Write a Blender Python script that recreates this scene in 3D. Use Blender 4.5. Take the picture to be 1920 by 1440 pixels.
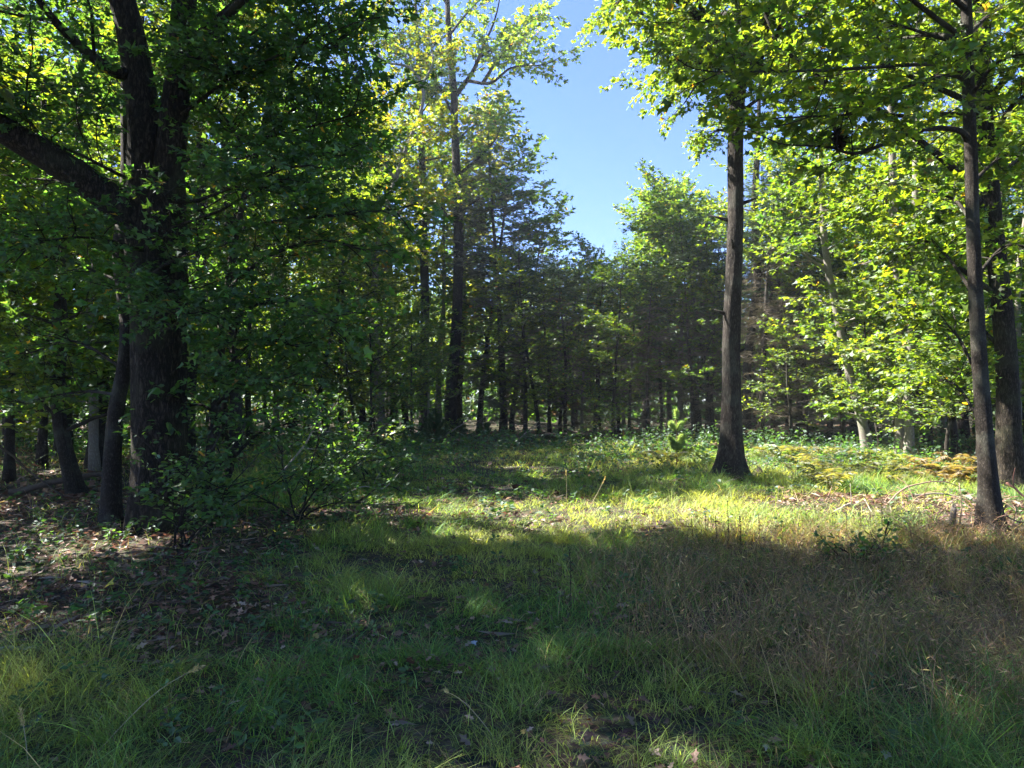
import bpy, math
import numpy as np

rng = np.random.default_rng(7)
for o in list(bpy.data.objects):
    bpy.data.objects.remove(o)
scene = bpy.context.scene
COL = scene.collection

# ---------------------------------------------------------------- camera, sky, sun, exposure
EYE = 1.6
F = 1334.0            # focal length in pixels of the 1920 px wide photograph
HZ = 750.0            # row of the horizon
cam_data = bpy.data.cameras.new('camera')
cam_data.sensor_width = 36.0
cam_data.lens = 36.0 * F / 1920.0
cam_data.clip_start = 0.05
cam_data.clip_end = 2000.0
cam = bpy.data.objects.new('camera', cam_data)
cam.location = (0, 0, EYE)
cam.rotation_euler = (math.radians(90) + math.atan((HZ - 720) / F), 0, 0)
COL.objects.link(cam)
scene.camera = cam

SUN_AZ = math.radians(72)      # left of the viewing direction
SUN_EL = math.radians(50)
S = np.array([-math.sin(SUN_AZ) * math.cos(SUN_EL), math.cos(SUN_AZ) * math.cos(SUN_EL), math.sin(SUN_EL)])
world = bpy.data.worlds.new('World')
scene.world = world
world.use_nodes = True
wn = world.node_tree.nodes
sky = wn.new('ShaderNodeTexSky')
sky.sky_type = 'NISHITA'
sky.sun_disc = False
sky.sun_elevation = SUN_EL
sky.sun_rotation = -SUN_AZ
sky.altitude = 200
sky.air_density = 1.0
sky.dust_density = 0.25
sky.ozone_density = 3.0
wn['Background'].inputs['Strength'].default_value = 0.05
wb = wn.new('ShaderNodeMix')                     # white balance of the sky light
wb.data_type = 'RGBA'; wb.blend_type = 'MULTIPLY'; wb.inputs[0].default_value = 1.0
wb.inputs[7].default_value = (0.61, 0.69, 0.97, 1)
world.node_tree.links.new(sky.outputs['Color'], wb.inputs[6])
world.node_tree.links.new(wb.outputs[2], wn['Background'].inputs['Color'])
sun_data = bpy.data.lights.new('sun', 'SUN')
sun_data.energy = 5.0
sun_data.angle = math.radians(0.53)
sun_data.color = (1.0, 0.94, 0.84)
sun = bpy.data.objects.new('sun', sun_data)
from mathutils import Vector
sun.rotation_euler = Vector(S.tolist()).to_track_quat('Z', 'Y').to_euler()
sun.location = (S * 60).tolist()
COL.objects.link(sun)
vs = scene.view_settings
vs.view_transform = 'Standard'
vs.look = 'None'
vs.exposure = 2.8
vs.gamma = 1.0
cy = scene.cycles
cy.use_denoising = True
cy.max_bounces = 6
cy.diffuse_bounces = 3
cy.glossy_bounces = 2
cy.transmission_bounces = 5
cy.sample_clamp_indirect = 4.0


# ---------------------------------------------------------------- helpers
def nrm(v):
    v = np.asarray(v, float)
    return v / (np.linalg.norm(v, axis=-1, keepdims=True) + 1e-9)


def gz(x, y):
    """height of the ground"""
    x = np.asarray(x, float); y = np.asarray(y, float)
    h = 0.05 * np.sin(x * 0.55 + 1.3) * np.sin(y * 0.43 + 0.4) + 0.03 * np.sin(x * 1.7 + y * 1.1)
    far = np.clip((y - 12) / 30, 0, 1)
    return h + far * (0.18 * np.sin(x * 0.16 + 2.0) * np.sin(y * 0.13) )


def P(px, py, Y):
    """the point at distance Y that the photograph shows at (px, py)"""
    return np.array([(px - 960.0) / F * Y, Y, EYE + (HZ - py) / F * Y])


def gp(px, Y):
    x = (px - 960.0) / F * Y
    return np.array([x, Y, float(gz(x, Y))])


def vnoise(x, y, seed=0):
    """smooth value noise on numpy arrays, 0..1"""
    x = np.asarray(x, float); y = np.asarray(y, float)
    xi = np.floor(x).astype(np.int64); yi = np.floor(y).astype(np.int64)
    fx = x - xi; fy = y - yi
    fx = fx * fx * (3 - 2 * fx); fy = fy * fy * (3 - 2 * fy)

    def h(a, b):
        n = np.sin(a * 127.1 + b * 311.7 + seed * 74.7) * 43758.5453
        return n - np.floor(n)
    return (h(xi, yi) * (1 - fx) * (1 - fy) + h(xi + 1, yi) * fx * (1 - fy)
            + h(xi, yi + 1) * (1 - fx) * fy + h(xi + 1, yi + 1) * fx * fy)


class MB:
    """collects vertices, polygons and point colours; build() links them as one mesh object"""
    def __init__(self):
        self.v = []; self.c = []; self.loops = []; self.sizes = []; self.n = 0

    def add(self, v, faces, col):
        """v (n,3); faces: list of (m,k) index arrays; col (3,) or (n,3)"""
        v = np.asarray(v, np.float32).reshape(-1, 3)
        col = np.asarray(col, np.float32)
        if col.ndim == 1:
            col = np.broadcast_to(col, (len(v), 3))
        self.v.append(v); self.c.append(col)
        for f in faces:
            f = np.asarray(f, np.int64)
            if f.size == 0:
                continue
            self.loops.append((f + self.n).ravel())
            self.sizes.append(np.full(len(f), f.shape[1], np.int64))
        self.n += len(v)

    def tube(self, pts, rad, k=6, col=(0.2, 0.2, 0.2), rough=0.0, lobes=None, cap=True):
        pts = np.asarray(pts, float); n = len(pts)
        rad = np.broadcast_to(np.asarray(rad, float), (n,))
        t = np.gradient(pts, axis=0); t = nrm(t)
        ref = np.array([1.0, 0, 0]) if abs(t[0][0]) < 0.8 else np.array([0, 1.0, 0])
        u = np.zeros_like(pts); w = np.zeros_like(pts)
        for i in range(n):
            a = ref - t[i] * np.dot(ref, t[i]); a /= np.linalg.norm(a) + 1e-9
            u[i] = a; w[i] = np.cross(t[i], a); ref = a
        ang = np.linspace(0, 2 * np.pi, k, endpoint=False)
        r = np.broadcast_to(rad[:, None], (n, k)).copy()
        if rough > 0:
            L = np.r_[0, np.cumsum(np.linalg.norm(np.diff(pts, axis=0), axis=1))]
            A = np.broadcast_to(ang[None, :], (n, k)); Z = np.broadcast_to(L[:, None], (n, k))
            q = rng.uniform(0, 50)
            nx = np.cos(A); ny = np.sin(A)
            nse = vnoise(nx * 7 + q + 0.6 * np.sin(Z * 2.1), ny * 7 + Z * 4.5, 3) * 0.5 + vnoise(nx * 2.2 + q, ny * 2.2 + Z * 1.1, 5) * 0.8 - 0.65
            r *= 1 + rough * nse
        if lobes is not None:
            amp, cnt, ph = lobes        # amplitude per ring
            r *= 1 + np.asarray(amp)[:, None] * (0.5 + 0.5 * np.cos(cnt * ang[None, :] + ph + 0.7 * np.sin(2 * ang[None, :])))
        v = pts[:, None, :] + r[..., None] * (np.cos(ang)[None, :, None] * u[:, None, :] + np.sin(ang)[None, :, None] * w[:, None, :])
        i = np.arange(n - 1)[:, None] * k; j = np.arange(k)[None, :]; j2 = (j + 1) % k
        f = np.stack([i + j, i + j2, i + k + j2, i + k + j], -1).reshape(-1, 4)
        fs = [f]
        if cap:
            fs.append(np.arange((n - 1) * k, n * k)[None, :])
            fs.append(np.arange(k)[::-1][None, :])
        self.add(v.reshape(-1, 3), fs, col)

    def leaves(self, pos, axis, normal, size, tmpl, col):
        """one template leaf per position, lying along axis with the given normal"""
        pos = np.asarray(pos, float)
        if len(pos) == 0:
            return
        T, faces = tmpl
        U = nrm(axis)
        N = normal - U * np.sum(normal * U, -1, keepdims=True); N = nrm(N)
        W = np.cross(N, U)
        size = np.broadcast_to(np.asarray(size, float), (len(pos),))
        v = pos[:, None, :] + size[:, None, None] * (T[None, :, 0:1] * U[:, None, :] + T[None, :, 1:2] * W[:, None, :] + T[None, :, 2:3] * N[:, None, :])
        k = len(T)
        base = (np.arange(len(pos)) * k)[:, None, None]
        fs = [(base + np.asarray(f)[None]).reshape(-1, np.asarray(f).shape[1]) for f in faces]
        self.add(v.reshape(-1, 3), fs, np.repeat(np.asarray(col, np.float32), k, axis=0))

    def mesh(self, name, mat, smooth=False):
        me = bpy.data.meshes.new(name)
        v = np.concatenate(self.v); loops = np.concatenate(self.loops); sizes = np.concatenate(self.sizes)
        me.vertices.add(len(v)); me.vertices.foreach_set('co', v.ravel())
        me.loops.add(len(loops)); me.loops.foreach_set('vertex_index', loops.astype(np.int32))
        me.polygons.add(len(sizes))
        me.polygons.foreach_set('loop_start', np.r_[0, np.cumsum(sizes)[:-1]].astype(np.int32))
        if smooth:
            me.polygons.foreach_set('use_smooth', np.ones(len(sizes), bool))
        else:
            me.polygons.foreach_set('use_smooth', np.zeros(len(sizes), bool))
        at = me.attributes.new('tint', 'FLOAT_COLOR', 'POINT')
        c = np.concatenate(self.c)
        at.data.foreach_set('color', np.concatenate([c, np.ones((len(c), 1), np.float32)], 1).astype(np.float32).ravel())
        me.materials.append(mat)
        me.update(calc_edges=True)
        return me

    def build(self, name, mat, parent=None, smooth=False):
        o = bpy.data.objects.new(name, self.mesh(name, mat, smooth))
        COL.objects.link(o)
        if parent is not None:
            o.parent = parent
        return o


def tag(o, label=None, cat=None, group=None, kind=None):
    if label: o['label'] = label
    if cat: o['category'] = cat
    if group: o['group'] = group
    if kind: o['kind'] = kind
    return o


def thing(name, label, cat, loc=(0, 0, 0), rz=0.0, group=None):
    e = bpy.data.objects.new(name, None)
    e.empty_display_size = 0.2
    e.location = [float(a) for a in loc]; e.rotation_euler = (0, 0, rz)
    COL.objects.link(e)
    return tag(e, label, cat, group)


def copy_tree(src, loc, rz, sc, label, group, tilt=(0, 0)):
    c = src.copy(); COL.objects.link(c)
    c.location = [float(a) for a in loc]; c.rotation_euler = (tilt[0], tilt[1], rz); c.scale = sc
    tag(c, label, None, group)
    for ch in src.children:
        k = ch.copy(); COL.objects.link(k); k.parent = c
    return c


# ---------------------------------------------------------------- materials
def new_mat(name):
    m = bpy.data.materials.new(name); m.use_nodes = True
    nt = m.node_tree
    for n in list(nt.nodes):
        nt.nodes.remove(n)
    out = nt.nodes.new('ShaderNodeOutputMaterial')
    return m, nt, out


def nd(nt, typ, **kw):
    n = nt.nodes.new(typ)
    for k, v in kw.items():
        setattr(n, k, v)
    return n


def leaf_material(name, trans=0.5, gloss=0.06, ttint=(1.9, 1.75, 0.7), rough=0.45):
    m, nt, out = new_mat(name)
    L = nt.links.new
    at = nd(nt, 'ShaderNodeAttribute', attribute_name='tint')
    oi = nd(nt, 'ShaderNodeObjectInfo')
    hsv = nd(nt, 'ShaderNodeHueSaturation')
    mr = nd(nt, 'ShaderNodeMapRange'); mr.inputs[3].default_value = 0.485; mr.inputs[4].default_value = 0.515
    mv = nd(nt, 'ShaderNodeMapRange'); mv.inputs[3].default_value = 1.15; mv.inputs[4].default_value = 0.85
    L(oi.outputs['Random'], mr.inputs[0]); L(oi.outputs['Random'], mv.inputs[0])
    L(mr.outputs[0], hsv.inputs['Hue']); L(mv.outputs[0], hsv.inputs['Value'])
    L(at.outputs['Color'], hsv.inputs['Color'])
    dif = nd(nt, 'ShaderNodeBsdfDiffuse'); L(hsv.outputs[0], dif.inputs['Color'])
    mul = nd(nt, 'ShaderNodeMix', data_type='RGBA', blend_type='MULTIPLY'); mul.inputs[0].default_value = 1.0
    mul.inputs[7].default_value = (*ttint, 1)
    L(hsv.outputs[0], mul.inputs[6])
    tr = nd(nt, 'ShaderNodeBsdfTranslucent'); L(mul.outputs[2], tr.inputs['Color'])
    mx = nd(nt, 'ShaderNodeMixShader'); mx.inputs[0].default_value = trans
    L(dif.outputs[0], mx.inputs[1]); L(tr.outputs[0], mx.inputs[2])
    gl = nd(nt, 'ShaderNodeBsdfGlossy'); gl.inputs['Roughness'].default_value = rough
    gl.inputs['Color'].default_value = (0.9, 0.95, 1.0, 1)
    fr = nd(nt, 'ShaderNodeLayerWeight'); fr.inputs['Blend'].default_value = 0.25
    fm = nd(nt, 'ShaderNodeMath', operation='MULTIPLY_ADD'); fm.inputs[1].default_value = gloss * 1.2; fm.inputs[2].default_value = gloss * 0.9
    L(fr.outputs['Fresnel'], fm.inputs[0])
    mx2 = nd(nt, 'ShaderNodeMixShader'); L(fm.outputs[0], mx2.inputs[0])
    L(mx.outputs[0], mx2.inputs[1]); L(gl.outputs[0], mx2.inputs[2])
    L(mx2.outputs[0], out.inputs['Surface'])
    return m


def bark_material(name, dark, light, sc=9.0, stretch=0.14, bump=0.5, patch=None, patch_amt=0.0, dist=0.03):
    m, nt, out = new_mat(name)
    L = nt.links.new
    tc = nd(nt, 'ShaderNodeTexCoord')
    mp = nd(nt, 'ShaderNodeMapping'); mp.inputs['Scale'].default_value = (sc, sc, sc * stretch)
    L(tc.outputs['Object'], mp.inputs[0])
    vo = nd(nt, 'ShaderNodeTexVoronoi', feature='DISTANCE_TO_EDGE'); vo.inputs['Scale'].default_value = 2.2
    n0 = nd(nt, 'ShaderNodeTexNoise'); n0.inputs['Scale'].default_value = 1.6; n0.inputs['Detail'].default_value = 5; n0.inputs['Roughness'].default_value = 0.7
    L(mp.outputs[0], n0.inputs['Vector'])
    ad = nd(nt, 'ShaderNodeMix', data_type='RGBA', blend_type='LINEAR_LIGHT'); ad.inputs[0].default_value = 0.75
    L(mp.outputs[0], ad.inputs[6]); L(n0.outputs['Color'], ad.inputs[7])
    L(ad.outputs[2], vo.inputs['Vector'])
    n1 = nd(nt, 'ShaderNodeTexNoise'); n1.inputs['Scale'].default_value = 3.0; n1.inputs['Detail'].default_value = 8; n1.inputs['Roughness'].default_value = 0.75
    L(mp.outputs[0], n1.inputs['Vector'])
    rp = nd(nt, 'ShaderNodeMapRange'); rp.inputs[1].default_value = 0.0; rp.inputs[2].default_value = 0.42
    L(vo.outputs['Distance'], rp.inputs[0])
    mm = nd(nt, 'ShaderNodeMath', operation='MULTIPLY'); L(rp.outputs[0], mm.inputs[0])
    rn = nd(nt, 'ShaderNodeMapRange'); rn.inputs[1].default_value = 0.25; rn.inputs[2].default_value = 0.75
    L(n1.outputs['Fac'], rn.inputs[0]); L(rn.outputs[0], mm.inputs[1])
    cr = nd(nt, 'ShaderNodeMix', data_type='RGBA'); cr.inputs[6].default_value = (*dark, 1); cr.inputs[7].default_value = (*light, 1)
    L(mm.outputs[0], cr.inputs[0])
    col = cr.outputs[2]
    if patch is not None:
        n2 = nd(nt, 'ShaderNodeTexNoise'); n2.inputs['Scale'].default_value = 2.1; n2.inputs['Detail'].default_value = 6
        L(tc.outputs['Object'], n2.inputs['Vector'])
        r2 = nd(nt, 'ShaderNodeMapRange'); r2.inputs[1].default_value = 0.5; r2.inputs[2].default_value = 0.68; r2.inputs[4].default_value = patch_amt
        L(n2.outputs['Fac'], r2.inputs[0])
        c2 = nd(nt, 'ShaderNodeMix', data_type='RGBA'); c2.inputs[7].default_value = (*patch, 1)
        L(r2.outputs[0], c2.inputs[0]); L(col, c2.inputs[6]); col = c2.outputs[2]
    bs = nd(nt, 'ShaderNodeBsdfPrincipled'); bs.inputs['Roughness'].default_value = 0.9
    bs.inputs['Specular IOR Level'].default_value = 0.2
    L(col, bs.inputs['Base Color'])
    bp = nd(nt, 'ShaderNodeBump'); bp.inputs['Strength'].default_value = bump; bp.inputs['Distance'].default_value = dist
    L(mm.outputs[0], bp.inputs['Height']); L(bp.outputs[0], bs.inputs['Normal'])
    L(bs.outputs[0], out.inputs['Surface'])
    return m


def tint_material(name, rough=0.9):
    m, nt, out = new_mat(name)
    at = nd(nt, 'ShaderNodeAttribute', attribute_name='tint')
    n1 = nd(nt, 'ShaderNodeTexNoise'); n1.inputs['Scale'].default_value = 30; n1.inputs['Detail'].default_value = 5
    tc = nd(nt, 'ShaderNodeTexCoord'); nt.links.new(tc.outputs['Object'], n1.inputs['Vector'])
    r = nd(nt, 'ShaderNodeMapRange'); r.inputs[3].default_value = 0.55; r.inputs[4].default_value = 1.45
    nt.links.new(n1.outputs['Fac'], r.inputs[0])
    mu = nd(nt, 'ShaderNodeVectorMath', operation='SCALE')
    nt.links.new(at.outputs['Color'], mu.inputs[0]); nt.links.new(r.outputs[0], mu.inputs['Scale'])
    bs = nd(nt, 'ShaderNodeBsdfPrincipled'); bs.inputs['Roughness'].default_value = rough
    bs.inputs['Specular IOR Level'].default_value = 0.2
    nt.links.new(mu.outputs[0], bs.inputs['Base Color'])
    bp = nd(nt, 'ShaderNodeBump'); bp.inputs['Strength'].default_value = 0.4; bp.inputs['Distance'].default_value = 0.01
    nt.links.new(n1.outputs['Fac'], bp.inputs['Height']); nt.links.new(bp.outputs[0], bs.inputs['Normal'])
    nt.links.new(bs.outputs[0], out.inputs['Surface'])
    return m


M_LEAF = leaf_material('broad_leaf', 0.58, 0.03, (2.3, 2.15, 0.6), 0.6)
M_NEEDLE = leaf_material('needle_and_twig', 0.22, 0.01, (1.4, 1.4, 0.8))
M_GRASS = leaf_material('grass_blade', 0.45, 0.015, (2.2, 2.0, 0.75), 0.6)
M_LITTER = leaf_material('dead_leaf', 0.25, 0.015, (1.3, 1.1, 0.9), 0.5)
M_OAK = bark_material('oak_bark', (0.007, 0.0055, 0.004), (0.135, 0.108, 0.082), 10, 0.28, 0.8, (0.07, 0.08, 0.045), 0.4)
M_GREYOAK = bark_material('grey_oak_bark', (0.014, 0.011, 0.010), (0.15, 0.13, 0.11), 12, 0.24, 0.8, (0.12, 0.13, 0.11), 0.35)
M_MAPLE = bark_material('maple_bark', (0.014, 0.011, 0.009), (0.10, 0.086, 0.07), 16, 0.5, 0.6, (0.12, 0.125, 0.10), 0.5, 0.015)
M_PALE = bark_material('pale_bark', (0.14, 0.125, 0.11), (0.40, 0.375, 0.335), 14, 0.3, 0.35, (0.2, 0.24, 0.14), 0.5, 0.012)
M_CONIFER = bark_material('conifer_bark', (0.035, 0.028, 0.024), (0.15, 0.12, 0.10), 16, 0.4, 0.6, (0.18, 0.18, 0.17), 0.4, 0.02)
M_DEAD = tint_material('dead_wood')


# ---------------------------------------------------------------- leaf templates
def tmpl_kite(w=0.55):
    T = np.array([[0, 0, 0], [0.45, w / 2, 0.06], [1, 0, -0.06], [0.45, -w / 2, 0.06]])
    return T, [[[0, 1, 2], [0, 2, 3]]]


def tmpl_maple():
    T = np.array([[0, 0, 0], [0.30, 0.56, 0.05], [0.50, 0.20, -0.02], [1.0, 0.04, -0.12], [0.48, -0.22, -0.02], [0.34, -0.54, 0.04]])
    return T, [[[0, 1, 2], [0, 2, 3], [0, 3, 4], [0, 4, 5]]]


def tmpl_oak():
    T = np.array([[0, 0, 0], [0.52, 0.33, 0.06], [0.60, 0.12, -0.02], [1.0, 0.03, -0.12], [0.56, -0.13, -0.02], [0.44, -0.32, 0.05]])
    return T, [[[0, 1, 2], [0, 2, 3], [0, 3, 4], [0, 4, 5]]]


def tmpl_oakleaf():
    """lobed leaf for the litter one can see close up"""
    T = np.array([[0, 0, 0], [0.25, 0.20, 0.04], [0.36, 0.08, 0.02], [0.58, 0.27, 0.06], [0.68, 0.1, 0.0], [1, 0, -0.1],
                  [0.68, -0.1, 0.0], [0.58, -0.27, 0.05], [0.36, -0.08, 0.02], [0.25, -0.20, 0.04]])
    return T, [[[0, 1, 2], [2, 3, 4], [4, 5, 6], [6, 7, 8], [8, 9, 0]], [[0, 2, 4, 6]], [[0, 6, 8]]]


def tmpl_oval(w=0.5):
    T = np.array([[0, 0, 0], [0.3, w / 2, 0.05], [0.7, w * 0.4, 0.03], [1, 0, -0.08], [0.7, -w * 0.4, 0.03], [0.3, -w / 2, 0.05], [0.5, 0, -0.02]])
    return T, [[[0, 1, 6], [1, 2, 6], [2, 3, 6], [3, 4, 6], [4, 5, 6], [5, 0, 6]]]


KITE = tmpl_kite(0.62); LONG = tmpl_kite(0.34); NEEDLE = tmpl_kite(0.05); TWIG = tmpl_kite(0.025)
MAPLE = tmpl_maple(); OAK = tmpl_oak(); OAKLEAF = tmpl_oakleaf(); OVAL = tmpl_oval(0.5)

GREEN = np.array([0.050, 0.108, 0.030])
YGREEN = np.array([0.125, 0.178, 0.020])
DGREEN = np.array([0.030, 0.075, 0.030])
TWIGC = np.array([0.055, 0.045, 0.036])


def leaf_cols(n, base, var=0.25, autumn=0.01, mix=None):
    c = np.tile(np.asarray(base, float), (n, 1))
    if mix is not None:
        t = rng.random((n, 1)) ** 1.5
        c = c * (1 - t) + np.asarray(mix) * t
    c *= np.exp(rng.normal(0, var, (n, 1)))
    c[:, 0] *= np.exp(rng.normal(0, 0.12, n))
    a = rng.random(n) < autumn
    c[a] = np.array([0.30, 0.17, 0.03]) * np.exp(rng.normal(0, 0.3, (a.sum(), 1)))
    return c


# ---------------------------------------------------------------- branching
def grow(p0, d0, L, n, wob=0.12, up=0.0):
    pts = [np.asarray(p0, float)]; d = nrm(d0); st = L / n
    for i in range(n):
        d = nrm(d + rng.normal(0, wob, 3) + np.array([0, 0, up]))
        pts.append(pts[-1] + d * st)
    return np.array(pts)


def along(path, t):
    """points and directions at parameters t (0..1) of a polyline"""
    n = len(path) - 1
    x = np.clip(np.asarray(t) * n, 0, n - 1e-6); i = x.astype(int); f = (x - i)[..., None]
    return path[i] * (1 - f) + path[i + 1] * f, nrm(path[i + 1] - path[i])


def smooth_path(pts, n=24):
    """Catmull-Rom through a few given points"""
    p = np.asarray(pts, float); p = np.vstack([2 * p[0] - p[1], p, 2 * p[-1] - p[-2]])
    out = []
    seg = len(p) - 3
    for s in np.linspace(0, seg - 1e-6, n):
        i = int(s); t = s - i
        a, b, c, d = p[i:i + 4]
        out.append(0.5 * (2 * b + (c - a) * t + (2 * a - 5 * b + 4 * c - d) * t * t + (3 * b - 3 * c + d - a) * t ** 3))
    return np.array(out)


class Foliage:
    """leaves and twigs of one crown, emitted in one go"""
    def __init__(self, tmpl=KITE, size=0.1, col=GREEN, mix=None, var=0.25, autumn=0.01, tilt=0.45, droop=0.15, axis_up=0.0):
        self.tmpl = tmpl; self.size = size; self.col = col; self.mix = mix; self.var = var; self.autumn = autumn
        self.tilt = tilt; self.droop = droop
        self.pos = []; self.ax = []; self.tp = []; self.td = []; self.tl = []

    def twigs(self, branch, k, length, leaves, t0=0.15, flat=0.35):
        """k twigs along a branch path, alternating sides, each with leaves along it"""
        t = np.linspace(t0, 1.0, k) + rng.normal(0, 0.03, k)
        p, d = along(branch, np.clip(t, 0, 1))
        side = np.where(np.arange(k) % 2 == 0, 1.0, -1.0)[:, None]
        hor = np.cross(d, [0, 0, 1.0]); hor = nrm(hor)
        dirs = nrm(d * rng.uniform(0.4, 1.0, (k, 1)) + hor * side * rng.uniform(0.5, 1.1, (k, 1)) + rng.normal(0, flat, (k, 3)))
        dirs[-1] = d[-1]
        ln = length * rng.uniform(0.6, 1.25, k) * (1.1 - 0.55 * np.clip(t, 0, 1))
        self.tp.append(p); self.td.append(dirs); self.tl.append(ln)
        u = (np.arange(leaves)[None, :] + rng.random((k, leaves))) / leaves * 0.95 + 0.1
        q = p[:, None, :] + dirs[:, None, :] * (ln[:, None] * u)[..., None]
        q[..., 2] -= self.droop * (u * ln[:, None]) ** 2
        ls = np.where((np.arange(leaves)[None, :] + np.arange(k)[:, None]) % 2 == 0, 1.0, -1.0)[..., None]
        h2 = nrm(np.cross(dirs, [0, 0, 1.0]))[:, None, :]
        ax = dirs[:, None, :] * 0.7 + h2 * ls * 0.8 + rng.normal(0, 0.35, (k, leaves, 3)) + np.array([0, 0, -self.droop])
        self.pos.append((q + rng.normal(0, 0.02, q.shape)).reshape(-1, 3)); self.ax.append(ax.reshape(-1, 3))

    def emit(self, mb, keep=1.0):
        if not self.pos:
            return
        pos = np.concatenate(self.pos); ax = np.concatenate(self.ax)
        if keep < 1:
            k = rng.random(len(pos)) < keep; pos = pos[k]; ax = ax[k]
        n = len(pos)
        nor = np.array([0, 0, 1.0]) + rng.normal(0, self.tilt, (n, 3))
        mb.leaves(pos, ax, nor, self.size * np.clip(np.exp(rng.normal(-.05, .3, n)), .4, 1.6), self.tmpl, leaf_cols(n, self.col, self.var, self.autumn, self.mix))
        tp = np.concatenate(self.tp); td = np.concatenate(self.td); tl = np.concatenate(self.tl)
        # twigs as two crossed thin strips
        for a in (0, 1):
            nn = nrm(np.cross(td, [0.3, 0.2, 1.0])) if a else np.tile([0, 0, 1.0], (len(tp), 1))
            T = np.array([[0, 0.006, 0], [0, -0.006, 0], [1, -0.002, 0], [1, 0.002, 0]])
            sc = tl
            tm = (T * np.array([1, 1, 1]), [[[0, 1, 2, 3]]])
            mb.leaves(tp, td, nn, sc, tm, np.tile(TWIGC, (len(tp), 1)))


def dress(wood, fol, limb, r0, r1, nsec, len2, ntw, ltw, nlf, t0=0.25, wob=0.16, up=0.03, flatness=0.6, wcol=(1, 1, 1), spread=(0.7, 1.2)):
    """side branches along a limb, each with twigs and leaves"""
    t = np.sort(rng.uniform(t0, 1.0, nsec)); t[-1] = 1.0
    p, d = along(limb, t)
    for i in range(nsec):
        hor = nrm(np.cross(d[i], [0, 0, 1.0]) + 1e-3)
        s = 1 if i % 2 else -1
        ang = rng.uniform(*spread)
        side = nrm(hor * s + rng.normal(0, flatness * 0.6, 3) + np.array([0, 0, 0.15]))
        dd = d[i] if i == nsec - 1 else nrm(d[i] * math.cos(ang) + side * math.sin(ang))
        L = len2 * rng.uniform(0.6, 1.2) * (1.15 - 0.6 * (t[i] - t0) / (1 - t0 + 1e-6))
        b = grow(p[i], dd, L, 5, wob, up)
        rr = (r0 * (1 - t[i]) + r1 * t[i]) * 0.55
        wood.tube(b, np.linspace(max(rr, 0.008), 0.004, 6), 4, wcol, cap=False)
        fol.twigs(b, max(3, int(ntw * L / len2)), ltw, nlf)


# ---------------------------------------------------------------- the ground
def ground():
    xs = np.r_[np.linspace(-320, -40, 15)[:-1], np.linspace(-40, 40, 161), np.linspace(40, 320, 15)[1:]]
    ys = np.r_[np.linspace(-60, -4, 8)[:-1], np.linspace(-4, 52, 113), np.linspace(52, 420, 16)[1:]]
    X, Y = np.meshgrid(xs, ys)
    V = np.stack([X, Y, gz(X, Y)], -1).reshape(-1, 3)
    nx = len(xs); ny = len(ys)
    i, j = np.meshgrid(np.arange(nx - 1), np.arange(ny - 1))
    a = (j * nx + i).ravel()
    f = np.stack([a, a + 1, a + nx + 1, a + nx], -1)
    m, nt, out = new_mat('forest_soil')
    L = nt.links.new
    tc = nd(nt, 'ShaderNodeTexCoord')
    n1 = nd(nt, 'ShaderNodeTexNoise'); n1.inputs['Scale'].default_value = 0.7; n1.inputs['Detail'].default_value = 8; n1.inputs['Roughness'].default_value = 0.65
    n2 = nd(nt, 'ShaderNodeTexNoise'); n2.inputs['Scale'].default_value = 28; n2.inputs['Detail'].default_value = 6; n2.inputs['Roughness'].default_value = 0.7
    vo = nd(nt, 'ShaderNodeTexVoronoi'); vo.inputs['Scale'].default_value = 15
    for n in (n1, n2, vo):
        L(tc.outputs['Object'], n.inputs['Vector'])
    cr = nd(nt, 'ShaderNodeValToRGB')
    e = cr.color_ramp.elements
    e[0].position = 0.3; e[0].color = (0.018, 0.013, 0.009, 1)
    e[1].position = 0.75; e[1].color = (0.13, 0.085, 0.055, 1)
    el = cr.color_ramp.elements.new(0.52); el.color = (0.055, 0.038, 0.024, 1)
    mx = nd(nt, 'ShaderNodeMix', data_type='RGBA', blend_type='OVERLAY'); mx.inputs[0].default_value = 0.7
    L(n2.outputs['Fac'], cr.inputs[0]); L(cr.outputs[0], mx.inputs[6]); L(vo.outputs['Color'], mx.inputs[7])
    hs = nd(nt, 'ShaderNodeHueSaturation'); hs.inputs['Saturation'].default_value = 0.55; L(mx.outputs[2], hs.inputs['Color'])
    gr = nd(nt, 'ShaderNodeMix', data_type='RGBA'); gr.inputs[7].default_value = (0.035, 0.045, 0.016, 1)
    rr = nd(nt, 'ShaderNodeMapRange'); rr.inputs[1].default_value = 0.45; rr.inputs[2].default_value = 0.62; rr.inputs[4].default_value = 0.75
    L(n1.outputs['Fac'], rr.inputs[0]); L(rr.outputs[0], gr.inputs[0]); L(hs.outputs[0], gr.inputs[6])
    bs = nd(nt, 'ShaderNodeBsdfPrincipled'); bs.inputs['Roughness'].default_value = 0.95; bs.inputs['Specular IOR Level'].default_value = 0.1
    L(gr.outputs[2], bs.inputs['Base Color'])
    bp = nd(nt, 'ShaderNodeBump'); bp.inputs['Strength'].default_value = 0.8; bp.inputs['Distance'].default_value = 0.03
    L(n2.outputs['Fac'], bp.inputs['Height']); L(bp.outputs[0], bs.inputs['Normal'])
    L(bs.outputs[0], out.inputs['Surface'])
    mb = MB(); mb.add(V, [f], (1, 1, 1))
    o = mb.build('ground', m, smooth=True)
    tag(o, 'forest clearing floor of soil under grass and fallen leaves', 'ground', kind='structure')


ground()

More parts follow.
